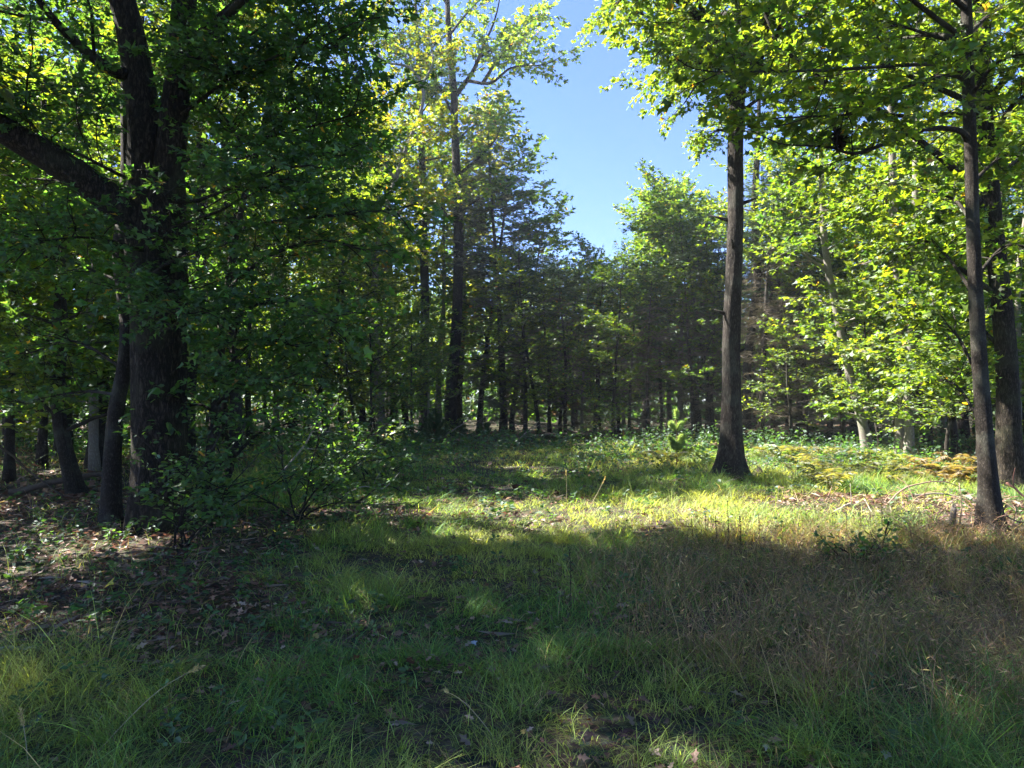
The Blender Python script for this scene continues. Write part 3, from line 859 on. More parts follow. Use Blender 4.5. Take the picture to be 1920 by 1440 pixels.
# ---------------------------------------------------------------- broadleaf prototypes
def broadleaf_meshes(h, r, clear, nl, L0, L1, rise, dens, fol, k=9, wob=0.03):
    wood = MB(); cr = MB()
    path = grow([0, 0, -0.05], [rng.normal(0, .04), rng.normal(0, .04), 1], h * 0.94, 14, wob, 0.05)
    wood.tube(path, np.linspace(r, 0.02, 15) ** 1.0 * np.r_[1.3, np.ones(14)], k, (1, 1, 1), 0.06)
    ns, l2, nt, lt, nlf = dens
    for i in range(nl):
        f = clear + (0.98 - clear) * (i + rng.random()) / nl
        p, d = along(path, np.array([f])); a = i * 2.4 + rng.uniform(-.4, .4)
        g = (i + .5) / nl
        L = (L0 * (1 - g) + L1 * g) * rng.uniform(.7, 1.2)
        b = grow(p[0], [math.cos(a), math.sin(a), rise + .35 * g], L, 6, .12, .03)
        rr = max(.015, r * .4 * (1.1 - f))
        wood.tube(b, np.linspace(rr, .008, 7), 5, (1, 1, 1), cap=False)
        dress(wood, fol, b, rr * .6, .006, ns, l2, nt, lt, nlf, .15)
    fol.emit(cr)
    return wood, cr


PROTO = {}


def proto(kind, wood, cr, bark, extra=None):
    a = wood.mesh('trunk', bark, True); b = cr.mesh('crown', M_LEAF if extra is None else M_NEEDLE)
    PROTO.setdefault(kind, []).append([('trunk', a), ('crown', b)])


for i in range(3):
    proto('tall', *broadleaf_meshes(19.0, .21, .34, 17, 4.2, 1.8, .35, (13, 1.8, 7, .62, 11),
          Foliage(KITE, .165, [GREEN, GREEN * 1.1, YGREEN * .9][i], [YGREEN, DGREEN, np.array([.15, .15, .02])][i], .3, [.005, .01, .03][i], .65, .2)), M_GREYOAK)
for i in range(3):
    proto('mid', *broadleaf_meshes(11.0, .11, .14, 17, 2.7, 1.1, .3, (11, 1.3, 7, .5, 11),
          Foliage(KITE, .14, [GREEN, YGREEN * .95, GREEN * 1.15][i], [YGREEN, GREEN, YGREEN][i], .3, [.003, .008, .02][i], .5, .15)), [M_MAPLE, M_GREYOAK, M_PALE][i])
for i in range(3):
    proto('low', *broadleaf_meshes(4.8, .05, .2, 10, 1.9, .8, .2, (8, .9, 6, .42, 9),
          Foliage([KITE, KITE, OVAL][i], .12, [GREEN, YGREEN * .85, DGREEN * 1.3][i], [YGREEN, GREEN, GREEN][i], .3, .003, .4, .1)), M_MAPLE)
for i in range(3):
    tr, db, gb = conifer_meshes(13.5, .14, [2.0, 1.7, 2.2][i], [.62, .5, .7][i])
    PROTO.setdefault('dead', []).append([('trunk', tr.mesh('trunk', M_CONIFER, True)), ('dead_branches', db.mesh('dead_branches', M_NEEDLE)), ('crown', gb.mesh('crown', M_NEEDLE))])
for i in range(2):
    tr, db, gb = conifer_meshes(12.0, .13, 1.9, .2, green=[(.055, .10, .06), (.07, .12, .055)][i], side=20)
    PROTO.setdefault('green', []).append([('trunk', tr.mesh('trunk', M_CONIFER, True)), ('dead_branches', db.mesh('dead_branches', M_NEEDLE)), ('crown', gb.mesh('crown', M_NEEDLE))])

HEIGHT = {'tall': 19.5, 'mid': 11.3, 'low': 5.0, 'dead': 13.5, 'green': 12.0}
NAME = {'tall': 'oak_tree', 'mid': 'maple_tree', 'low': 'maple_sapling', 'dead': 'conifer_tree', 'green': 'hemlock_tree'}
WORDS = {'tall': 'tall leafy oak', 'mid': 'leafy young maple', 'low': 'low leafy sapling', 'dead': 'dark twiggy dead-branched conifer', 'green': 'green-needled hemlock'}
ORDX = ['twenty-%s' % w for w in ('first', 'second', 'third', 'fourth', 'fifth', 'sixth', 'seventh', 'eighth', 'ninth')] + ['thirtieth']
ORD = ['first', 'second', 'third', 'fourth', 'fifth', 'sixth', 'seventh', 'eighth', 'ninth', 'tenth', 'eleventh', 'twelfth', 'thirteenth', 'fourteenth',
       'fifteenth', 'sixteenth', 'seventeenth', 'eighteenth', 'nineteenth', 'twentieth'] + ORDX
PLACED = []          # (kind, x, y, object)


def place(kind, x, y, h, rz=None, variant=None, wide=1.0, label=None, group=None, tilt=(0, 0)):
    v = PROTO[kind][variant if variant is not None else int(rng.integers(len(PROTO[kind])))]
    e = bpy.data.objects.new(NAME[kind], None); COL.objects.link(e)
    s = h / HEIGHT[kind]
    e.location = (float(x), float(y), float(gz(x, y)))
    e.rotation_euler = (tilt[0], tilt[1], rng.uniform(0, 6.28) if rz is None else rz)
    e.scale = (s * wide, s * wide, s)
    for nm, me in v:
        c = bpy.data.objects.new(nm, me); COL.objects.link(c); c.parent = e
    e['category'] = 'sapling' if kind == 'low' else 'tree'
    if label:
        e['label'] = label
        if group: e['group'] = group
    else:
        PLACED.append((kind, x, y, e))
    return e


SKY_PX = [0, 640, 960, 1000, 1040, 1075, 1110, 1140, 1170, 1230, 1270, 1310, 1360, 1920]
SKY_PY = [-400, -400, 200, 330, 420, 470, 470, 420, 350, 320, 290, 300, 150, -100]


def max_height(x, y, rad=1.6):
    px = 960 + np.array([x - rad, x, x + rad]) / y * F
    lim = np.interp(px, SKY_PX, SKY_PY).max()
    return EYE + (HZ - lim) / F * y


taken = [(gp(p, Y)[0], Y) for p, Y in ((305, 8.6), (1370, 14.7), (1853, 8.5), (1893, 12.6), (212, 8.9), (140, 11.5), (388, 9.8), (441, 19.5),
                                       (846, 34), (716, 26), (703, 33), (795, 35), (943, 33.5), (1625, 21.5), (1687, 19.6), (1703, 19.2), (1743, 20.5))]


def scatter(zone, n, mind, kinds, weights, hr, edge_tall=True):
    x0, x1, y0, y1 = zone
    c = 0; tries = 0
    while c < n and tries < n * 40:
        tries += 1
        y = rng.uniform(y0, y1); x = rng.uniform(x0, x1)
        if abs(x) > 0.80 * y + 5:
            continue
        if any((x - a) ** 2 + (y - b) ** 2 < mind ** 2 for a, b in taken):
            continue
        kind = rng.choice(kinds, p=weights)
        if kind in ('dead', 'green') and 960 + x / y * F < 900 and rng.random() < .75:
            kind = rng.choice(['tall', 'mid'])
        h = HEIGHT[kind] * rng.uniform(*hr)
        lim = max_height(x, y)
        if 300 < 960 + x / y * F < 900 and y < 37:
            h *= .72
        if h > lim:
            if kind == 'tall' and lim < 14:
                kind = rng.choice(['mid', 'dead', 'green'])
            h = min(h, lim * rng.uniform(.88, 1.0))
            h = min(h, HEIGHT[kind] * 1.25)
        place(kind, x, y, h, wide=rng.uniform(.95, 1.2))
        taken.append((x, y)); c += 1


rng = np.random.default_rng(15)
# explicit trees at the wood's edge, two tall ones added to cast shade
place('low', *gp(700, 22)[:2], 4.6, variant=0, wide=1.15)
place('mid', *gp(1090, 31)[:2], 8.2, variant=2)
place('mid', *gp(1160, 33)[:2], 9.5, variant=1)
place('green', *gp(1240, 31)[:2], 8.0)
place('mid', *gp(1255, 38)[:2], 14.5, variant=2)
place('mid', *gp(1210, 40)[:2], 13.5, variant=1)
place('mid', *gp(1310, 35)[:2], 13.5, variant=1)
place('dead', *gp(1180, 29.5)[:2], 7.6)
place('dead', *gp(1030, 32.5)[:2], 9.0, variant=0)
place('dead', *gp(1300, 28.5)[:2], 9.0)
place('dead', *gp(1450, 28)[:2], 11.0, variant=2)
place('dead', *gp(1510, 26)[:2], 11.0, variant=0)
place('dead', *gp(1555, 28)[:2], 11.0, variant=2)
place('tall', *gp(1500, 34)[:2], 17, variant=1)
place('tall', -9.6, 23.5, 16, variant=0)
taken += [(o[1], o[2]) for o in PLACED]
for px, Y, k, h, v in ((470, 24, 'mid', 9.5, 0), (520, 26.5, 'mid', 11, 2), (590, 25, 'mid', 10, 1), (640, 27, 'mid', 11.5, 0), (670, 24.5, 'low', 5, 1), (745, 27.5, 'mid', 9.5, 1), (770, 25.5, 'low', 4.5, 0),
                       (1050, 33, 'mid', 8.5, 1), (1125, 30, 'low', 5.0, 0), (985, 31.5, 'dead', 10, 1), (1060, 31, 'dead', 8, 2), (1115, 30.5, 'dead', 7.5, 0), (1215, 28.5, 'dead', 7.0, 2), (1330, 29.5, 'dead', 9.5, 0),
                       (1150, 29.5, 'mid', 9.0, 1), (1275, 30, 'mid', 11.5, 2), (1335, 28.5, 'mid', 10.5, 1), (1010, 31, 'mid', 9.5, 1),
                       (1480, 27, 'dead', 11, 1), (1425, 26, 'dead', 10, 0), (1580, 25, 'dead', 9, 1),
                       (1480, 24.5, 'low', 4.2, 1), (1600, 26, 'mid', 11, 1), (1660, 24, 'mid', 9.5, 2), (1730, 23, 'mid', 10, 1),
                       (1790, 21, 'mid', 9, 0), (1850, 19, 'mid', 10, 1), (1905, 17.5, 'mid', 9.5, 2), (1770, 17.5, 'low', 4.6, 1), (1830, 15.8, 'low', 4.4, 1), (1650, 20.8, 'low', 4.5, 1),
                       (760, 36, 'mid', 16, 1), (820, 37, 'mid', 16, 2), (900, 37, 'mid', 15, 1), (860, 39, 'tall', 19, 2), (680, 35, 'mid', 16, 1), (735, 38, 'tall', 19, 2), (960, 38, 'mid', 13.5, 1), (610, 32, 'mid', 14, 1), (550, 31, 'tall', 17, 0),
                       (10, 19, 'low', 5, 0), (70, 22, 'low', 5, 2), (150, 24, 'low', 5, 0), (215, 20, 'low', 4.5, 2), (280, 24, 'low', 5, 1), (350, 26, 'low', 5, 0), (420, 29, 'low', 5, 2), (40, 26, 'mid', 10, 0), (190, 28, 'mid', 10, 1), (300, 29, 'mid', 10, 0), (500, 30, 'low', 5, 0), (580, 29, 'low', 4.6, 1),
                       (178, 15.8, 'tall', 13.5, 0), (352, 16.6, 'tall', 15, 2),  # added to throw shade on the middle grass, hidden among the left foliage
                       (20, 14, 'mid', 9, 0), (80, 16.5, 'mid', 10, 1), (180, 15, 'mid', 9.5, 2), (260, 17.5, 'mid', 10, 0), (340, 21, 'mid', 10, 1), (400, 24, 'mid', 11, 2), (120, 20, 'tall', 17, 1), (-30, 11.5, 'mid', 8, 1), (330, 15.5, 'low', 4.5, 0)):
    x, y = gp(px, Y)[:2]
    place(k, x, y, min(h, max_height(x, y) * 1.02), variant=v, wide=1.45 if k == 'tall' and h < 12 else 1.15)
    taken.append((x, y))
scatter((-30, 30, 30, 38), 46, 2.4, ['tall', 'mid', 'dead', 'green'], [.28, .22, .38, .12], (.6, .95))
scatter((-38, 38, 38, 50), 36, 2.8, ['tall', 'mid', 'dead', 'green'], [.35, .15, .4, .1], (.6, .85))
scatter((-24, -8.5, 13, 30), 26, 2.4, ['tall', 'mid', 'low', 'dead'], [.3, .35, .2, .15], (.62, .88))
scatter((10.5, 26, 17, 30), 20, 2.4, ['tall', 'mid', 'low', 'dead'], [.3, .35, .2, .15], (.8, 1.1))

rng = np.random.default_rng(16)
# leaning pale stem, the pair of pale trunks and their thin neighbour
simple_tree('cherry_tree', 'pale leaning trunk dappled with sun in front of the dark conifers', 21.5, 1628,
            [(1618, 800), (1603, 740), (1585, 660), (1570, 580), (1556, 510), (1548, 440), (1545, 350), (1540, 240)],
            [0.16, 0.13, 0.125, 0.12, 0.11, 0.10, 0.09, 0.08, 0.03],
            [(.04, [(1590, 690), (1545, 640, -.5), (1535, 620, -.9)]), (.04, [(1575, 610), (1625, 590, -.8), (1660, 600, -1.2)]), (.04, [(1600, 740), (1640, 710, -.6), (1670, 720, -1)]),
             (.05, [(1556, 510), (1500, 470, -.4), (1480, 470, -.8)]), (.04, [(1612, 790), (1580, 770, -.5), (1570, 770, -.9)]), (.04, [(1605, 770), (1650, 760, -.5), (1690, 780, -.8)])],
            M_PALE, Foliage(MAPLE, 0.15, YGREEN, GREEN, .28, .005, .45, .12), (9, 1.0, 6, .45, 9), 12, auto=(10, .6, 1, 2.4, 1.6, .3, .06))
simple_tree('maple_tree', 'left trunk of the pale close pair beyond the orange ferns', 19.6, 1687,
            [(1686, 800), (1688, 740), (1687, 640), (1684, 520), (1680, 400), (1678, 250), (1670, 60), (1665, -120)],
            [0.13, 0.115, 0.11, 0.105, 0.10, 0.09, 0.08, 0.06, 0.02],
            [(.04, [(1687, 700), (1640, 660, -.6), (1610, 660, -1)]), (.04, [(1686, 600), (1740, 560, -.6), (1790, 570, -1)]), (.04, [(1688, 740), (1730, 700, -.7), (1760, 720, -1)])],
            M_PALE, Foliage(MAPLE, 0.15, YGREEN, GREEN, .28, .005, .45, .12), (9, 1.1, 6, .5, 9), 12, auto=(12, .35, 1, 2.6, 1.6, .3, .06))
simple_tree('maple_tree', 'right trunk of the pale close pair, striped by leaf shadows', 19.2, 1704,
            [(1704, 800), (1702, 740), (1708, 640), (1716, 500), (1722, 350), (1726, 150), (1730, -60)],
            [0.12, 0.105, 0.1, 0.1, 0.09, 0.08, 0.06, 0.02],
            [(.04, [(1704, 680), (1760, 640, .6), (1800, 650, 1)])],
            M_PALE, Foliage(MAPLE, 0.15, YGREEN, GREEN, .28, .005, .45, .12), (9, 1.1, 6, .5, 9), 12, auto=(10, .4, 1, 2.6, 1.6, .3, .06))
simple_tree('maple_tree', 'thin mossy sapling trunk just right of the pale close pair', 20.5, 1743,
            [(1743, 800), (1742, 700), (1745, 600), (1750, 450), (1752, 300)],
            [0.07, 0.06, 0.055, 0.05, 0.04, 0.015],
            [], M_MAPLE, Foliage(MAPLE, 0.14, YGREEN, GREEN, .28, .005, .45, .12), (8, .9, 6, .45, 9), 9, auto=(10, .3, 1, 1.8, 1.2, .25, .05))
simple_tree('oak_tree', 'dark curving trunk seen just right of the lone oak', 27.0, 1398,
            [(1400, 760), (1402, 680), (1412, 600), (1421, 540), (1420, 470), (1418, 380), (1425, 250), (1430, 120)],
            [0.19, 0.17, 0.16, 0.15, 0.14, 0.13, 0.11, 0.08, 0.03],
            [], M_GREYOAK, Foliage(KITE, 0.15, YGREEN, GREEN, .28, .01, .55, .15), (10, 1.3, 6, .5, 10), 12, auto=(12, .4, 1, 2.8, 1.8, .35, .08))

rng = np.random.default_rng(17)
# trees beyond the picture's edge and behind the camera whose crowns shade the near grass
OUT = [(-11.8, 8.6, 16, 'tall', 'tall oak just outside the picture beside the massive forked oak'),
       (-9.0, 4.5, 17, 'tall', 'tall oak outside the picture beside the litter'),
       (-8.2, 6.9, 15, 'tall', 'tall oak outside the picture close to the forked oak'),
       (-7.2, 3.6, 15, 'tall', 'tall oak outside the picture nearest to the litter'),
       (-5.2, 0.2, 14, 'tall', 'tall oak outside the picture level with the viewer'),
       (-13.5, 7.5, 18, 'tall', 'tall oak outside the picture beyond the forked oak'),
       (-4.5, -3.5, 17, 'tall', 'tall oak behind the viewer at the litter side'),
       (2.0, -5.0, 18, 'tall', 'tall oak straight behind the viewer'),
       (9.0, 1.5, 17, 'tall', 'tall oak outside the picture on the dry grass side'),
       (12.5, 7.0, 17, 'tall', 'tall oak outside the picture beyond the slender maple'),
       (14.5, 13.0, 18, 'tall', 'tall oak outside the picture behind the thick rough-barked tree')]
for x, y, h, k, lb in OUT:
    place(k, x, y, h, label=lb)

# labels of the scattered trees: counted from the nearest landmark tree on their left
LAND = [(-1e9, 'picture edge at the big forked oak'), (305, 'massive forked oak'), (441, 'grey trunk by the understory maple'), (703, 'crooked pale tree'), (846, 'tall forked oak'),
        (943, 'feathery conifer'), (1268, 'glowing pine seedling'), (1370, 'lone oak'), (1628, 'pale leaning trunk'), (1704, 'pale close pair')]
rows = {}
for kind, x, y, e in PLACED:
    px = 960 + x / y * F
    li = max(i for i, (q, _) in enumerate(LAND) if q <= px)
    rows.setdefault((kind, li), []).append((px, e))
for (kind, li), lst in rows.items():
    lst.sort(key=lambda a: a[0])
    for i, (px, e) in enumerate(lst):
        num = ORD[i] if i < len(ORD) else 'number %d' % (i + 1)
        e['label'] = '%s %s rightwards from the %s' % (num, WORDS[kind], LAND[li][1])
        e['group'] = {'tall': 'tall oaks of the wood', 'mid': 'young maples at the edge of the wood', 'low': 'low saplings under the trees',
                      'dead': 'dark twiggy conifers of the wood', 'green': 'hemlocks of the wood'}[kind]


# ---------------------------------------------------------------- far wood: one mass behind the rows that can be told apart
def far_wood():
    fo = MB(); tr = MB()
    for i in range(210):
        y = rng.uniform(50, 100); x = rng.uniform(-.85 * y, .85 * y)
        h = min(rng.uniform(9, 15), max_height(x, y, 2.5) * .97)
        g = float(gz(x, y))
        p = np.array([[x, y, g - .05], [x + rng.normal(0, .2), y, g + h * .5], [x + rng.normal(0, .3), y, g + h * .95]])
        tr.tube(p, [rng.uniform(.1, .24), .1, .02], 5, (1, 1, 1), cap=False)
        n = 340
        cl = rng.normal(0, 1, (26, 3)) * [2.0, 2.0, h * .2] + [x, y, g + h * .6]
        k = rng.integers(0, 26, n)
        q = cl[k] + rng.normal(0, .5, (n, 3)) * [1, 1, .6]
        q[:, 2] = np.clip(q[:, 2], g + 1.5, g + h)
        fo.leaves(q, rng.normal(0, 1, (n, 3)), np.array([0, 0, 1.]) + rng.normal(0, .6, (n, 3)), rng.uniform(.35, .7, n), KITE, leaf_cols(n, GREEN, .3, .01, YGREEN))
    n = 40000
    y = rng.uniform(46, 100, n); x = rng.uniform(-.9, .9, n) * y
    k = vnoise(x * .35, y * .35, 41) > .2; x = x[k]; y = y[k]; n = len(x)
    q = np.stack([x, y, gz(x, y) + .2 + 5.5 * rng.random(n) ** 1.5 * (.35 + vnoise(x * .5, y * .5, 43))], -1)
    fo.leaves(q, rng.normal(0, 1, (n, 3)), np.array([0, 0, 1.]) + rng.normal(0, .6, (n, 3)), rng.uniform(.35, .75, n), KITE, leaf_cols(n, DGREEN * .8, .35, .02, GREEN))
    e = thing('distant_forest', 'distant mass of trees closing the view behind the clearing', 'forest')
    e['kind'] = 'stuff'
    a = tr.build('trunks', M_CONIFER, e, True); a['kind'] = 'stuff'
    a = fo.build('foliage', M_LEAF, e); a['kind'] = 'stuff'


rng = np.random.default_rng(18)
far_wood()


# ================================================================= ground cover
def blades(mb, x, y, h, w, lean_a, lean, curl, col, levels=3, z0=None):
    """curved grass blades: bases (x,y), height h, width w, lean direction and amount"""
    n = len(x)
    t = np.linspace(0, 1, levels + 1)
    base = np.stack([x, y, gz(x, y) - .01 if z0 is None else z0], -1)
    ld = np.stack([np.cos(lean_a), np.sin(lean_a), np.zeros(n)], -1)
    wd = np.stack([-np.sin(lean_a), np.cos(lean_a), np.zeros(n)], -1)
    tw = rng.uniform(-.9, .9, n)
    wd = wd * np.cos(tw)[:, None] + ld * np.sin(tw)[:, None]
    up = h[:, None] * (t[None] - curl[:, None] * t[None] ** 2.2)
    out = (h * lean)[:, None] * (0.35 * t[None] + .65 * t[None] ** 2)
    c = base[:, None, :] + ld[:, None, :] * out[..., None]
    c[..., 2] += up
    ww = w[:, None] * (1 - t[None] ** 1.6) * .5
    a = c[:, :-1] + wd[:, None, :] * ww[:, :-1, None]
    b = c[:, :-1] - wd[:, None, :] * ww[:, :-1, None]
    v = np.concatenate([a, b, c[:, -1:]], 1)            # 2*levels + 1 vertices
    k = 2 * levels + 1
    o = (np.arange(n) * k)[:, None, None]
    q = [[i, i + 1, levels + i + 1, levels + i] for i in range(levels - 1)]
    tri = [[levels - 1, 2 * levels, 2 * levels - 1]]
    fs = [(o + np.array(tri)[None]).reshape(-1, 3)]
    if q:
        fs.insert(0, (o + np.array(q)[None]).reshape(-1, 4))
    mb.add(v.reshape(-1, 3), fs, np.repeat(col, k, axis=0))


def sample(n, y0, y1, xpad=1.0):
    """random ground points inside the wedge the camera sees, a little wider"""
    y = np.sqrt(rng.uniform(y0 ** 2, y1 ** 2, n)) if y0 > 0 else rng.uniform(y0, y1, n)
    x = rng.uniform(-1, 1, n) * (.74 * np.abs(y) + xpad)
    return x, y


def litter_mask(x, y):
    """1 where fallen leaves cover the ground on the oak's side"""
    m = np.clip((-1.55 - .06 * (y - 5) - x + 1.1 * (vnoise(x * .9, y * .9, 1) - .5)) / .8, 0, 1) * np.clip((y - 3.6 + .5 * (vnoise(x * 1.3, y * 1.3, 8) - .5)) / .9, 0, 1)
    return m * np.clip((11 - y) / 1.5 + np.clip(-x - 4, 0, 3), 0, 1)


def dry_mask(x, y):
    """1 where the dry pinkish-brown grass stands"""
    e = x - (.55 + .5 * (vnoise(x * .8 + 4, y * .8, 2) - .5) + np.clip(4.2 - y, 0, 2) * 1.1)
    return np.clip(e / .9, 0, 1) * np.clip((8.3 - y + .25 * (x - 3) + 1.0 * (vnoise(x, y, 4) - .5)) / .8, 0, 1)


def brush_mask(x, y):
    """1 on the trodden litter round the brush heap"""
    a = 1 - ((x - 5.9) / 2.3) ** 2 - ((y - 10.6) / 1.3) ** 2
    b = 1 - ((x - 6.3) / 1.3) ** 2 - ((y - 8.6) / 1.0) ** 2
    c = .75 - ((x + 1.9) / 1.2) ** 2 - ((y - 9.9) / 1.1) ** 2
    return np.clip(np.maximum(np.maximum(a, b), c) * 2.5 * (.3 + 1.1 * vnoise(x * 2, y * 2, 51)), 0, 1)


def wood_edge(x, y):
    """1 inside the wood, 0 in the clearing"""
    left = np.clip((-4.3 - .13 * (y - 9) - x) / 1.5, 0, 1) * np.clip((y - 9.5) / 2, 0, 1)
    right = np.clip((x - (7.4 + .26 * (y - 8))) / 1.5, 0, 1) * np.clip((y - 9) / 2, 0, 1)
    back = np.clip((y - 26.5 - 1.5 * np.sin(x * .4)) / 2.5, 0, 1)
    return np.maximum(np.maximum(left, right), back)


G_GREEN = np.array([.135, .235, .050]); G_YEL = np.array([.33, .36, .10]); G_BLUE = np.array([.085, .185, .07])
G_STRAW = np.array([.36, .29, .17]); G_PINK = np.array([.25, .165, .13]); G_BROWN = np.array([.14, .095, .065])


def make_grass():
    mb = MB(); dry = MB()
    for (n, y0, y1, wmul, lev, hm) in ((64000, 1.2, 4.6, .85, 4, 1.15), (100000, 4.2, 8.5, 1.1, 3, 1.0), (110000, 8, 15, 1.9, 2, 1.15), (80000, 14, 24, 3.0, 2, 1.3), (26000, 23, 34, 4.5, 2, 1.3)):
        x, y = sample(n, y0, y1)
        # gather the blades into tussocks
        gx = x + .10 * (vnoise(x * 5, y * 5, 11) - .5) * 4 * .5; gy = y + .10 * (vnoise(x * 5, y * 5, 12) - .5) * 2
        lm = litter_mask(gx, gy); dm = dry_mask(gx, gy); we = wood_edge(gx, gy)
        tus = vnoise(gx * 3.2, gy * 3.2, 6); big = vnoise(gx * .7, gy * .7, 7)
        keep = rng.random(n) < (1 - .93 * lm) * (1 - .8 * we) * (1 - .85 * brush_mask(gx, gy)) * np.clip(2.4 * tus * (.6 + .8 * vnoise(gx * 7, gy * 7, 61)) - .25, .25 + .2 * (gy < 5), 1) * np.clip(.62 + .9 * big + .4 * (gy > 8), .6, 1)
        x, y, dm, tus, big, we = gx[keep], gy[keep], dm[keep], tus[keep], big[keep], we[keep]
        n = len(x)
        isdry = rng.random(n) < dm * (.52 + .4 * (vnoise(x * 1.4, y * 1.4, 9) - .5))
        flow = 6.28 * vnoise(x * 1.6, y * 1.6, 13) * 2 + rng.normal(0, 1.5, n)
        h = (.05 + .16 * tus * rng.uniform(.35, 1.5, n)) * (.6 + .7 * big) * (1 - .35 * np.exp(-((x + .05 * y) / 1.3) ** 2)) * hm * np.exp(rng.normal(0, .25, n))
        h *= 1 - .25 * np.clip((y - 8) / 3, 0, 1) * (np.abs(x) < 3)
        w = rng.uniform(.0028, .006, n) * wmul
        col = np.where((rng.random(n) < .35)[:, None], G_BLUE, G_GREEN) * np.ones((n, 1))
        yl = np.clip(vnoise(x * .8, y * .8, 17) * 1.5 - .45 + .5 * (np.abs(y - 10) < 2) * vnoise(x * 3, y * 3, 18), 0, 1)[:, None]  # random yellow patches, plus sunlight painted into the blades of the lit band
        col = col * (1 - yl) + G_YEL * yl
        st = rng.random(n) < .10; col[st] = np.where((rng.random(st.sum()) < .5)[:, None], G_STRAW * .75, G_BROWN)
        thatch = rng.random(n) < .16; h[thatch] *= .55
        col = col * np.exp(rng.normal(0, .36, (n, 1)))
        g = ~isdry
        blades(mb, x[g], y[g], h[g] * 1.5, w[g], flow[g], np.where(thatch[g], 2.4, rng.uniform(.3, 1.7, g.sum())), np.where(thatch[g], .8, rng.uniform(.2, .85, g.sum())), col[g], lev)
        d = isdry
        m = d.sum()
        if m:
            pk = np.where((rng.random(m) < .45)[:, None], G_PINK, np.where((rng.random(m) < .4)[:, None], G_STRAW, G_BROWN)) * np.exp(rng.normal(0, .28, (m, 1)))
            hh = rng.uniform(.18, .54, m)
            blades(dry, x[d], y[d], hh, w[d] * .8, rng.uniform(0, 6.28, m), rng.uniform(.3, 1.5, m), rng.uniform(.1, .75, m), pk, lev)
            # nodding seed heads near the tips
            s = rng.random(m) < .5
            xs, ys, hs = x[d][s], y[d][s], hh[s] * .8
            pos = np.stack([xs + rng.normal(0, .08, s.sum()), ys + rng.normal(0, .08, s.sum()), gz(xs, ys) + hs * .8], -1)
            a = rng.uniform(0, 6.28, s.sum())
            ax = np.stack([np.cos(a), np.sin(a), rng.uniform(-.7, .9, s.sum())], -1)
            dry.leaves(pos, ax, rng.normal(0, 1, pos.shape), rng.uniform(.025, .06, s.sum()), tmpl_kite(.13), pk[s] * 1.1)
    tag(mb.build('grass', M_GRASS), 'uneven green grass covering the clearing floor', 'grass', kind='stuff')
    tag(dry.build('dry_grass', M_GRASS), 'dry pinkish brown seeding grass filling the shaded near corner of the clearing', 'grass', kind='stuff')


rng = np.random.default_rng(19)
make_grass()


def make_litter():
    mb = MB()
    cols = np.array([[.14, .078, .055], [.20, .13, .095], [.08, .042, .030], [.26, .20, .165], [.15, .075, .055], [.28, .22, .07]])
    for (n, y0, y1, sz, tm) in ((17000, 2.0, 6.5, .066, OAKLEAF), (17000, 6.0, 12.0, .082, OAK), (16000, 11, 26, .14, KITE), (9000, 24, 40, .2, KITE)):
        x, y = sample(n, y0, y1, 2.0)
        p = np.maximum(litter_mask(x, y), .85 * wood_edge(x, y))
        p = np.maximum(np.maximum(p, .16 + .25 * (vnoise(x * .9, y * .9, 71) > .66)), brush_mask(x, y) * .95)
        k = rng.random(n) < p * (.45 + .9 * vnoise(x * 1.7, y * 1.7, 21))
        x, y = x[k], y[k]; n = len(x)
        pos = np.stack([x, y, gz(x, y) + rng.uniform(.004, .05, n)], -1)
        a = rng.uniform(0, 6.28, n)
        ax = np.stack([np.cos(a), np.sin(a), rng.normal(0, .3, n)], -1)
        ci = rng.choice(6, n, p=[.3, .25, .22, .12, .09, .02])
        mb.leaves(pos, ax, np.array([0, 0, 1.]) + rng.normal(0, .45, (n, 3)), sz * rng.uniform(.6, 1.4, n), tm, cols[ci] * np.exp(rng.normal(0, .3, (n, 1))))
    x, y = sample(5200, 2.0, 14, 2.0)
    k = rng.random(len(x)) < np.maximum(np.maximum(litter_mask(x, y), brush_mask(x, y)), .12); x = x[k]; y = y[k]; n = len(x)
    a = rng.uniform(0, 6.28, n)
    mb.leaves(np.stack([x, y, gz(x, y) + rng.uniform(.01, .06, n)], -1), np.stack([np.cos(a), np.sin(a), rng.normal(0, .15, n)], -1), rng.normal(0, 1, (n, 3)), rng.uniform(.08, .3, n),
              tmpl_kite(.014), np.array([.16, .13, .11]) * np.exp(rng.normal(0, .4, (n, 1))))
    tag(mb.build('leaf_litter', M_LITTER), 'brown fallen leaves strewn over the ground under the trees', 'leaves', kind='stuff')


make_litter()


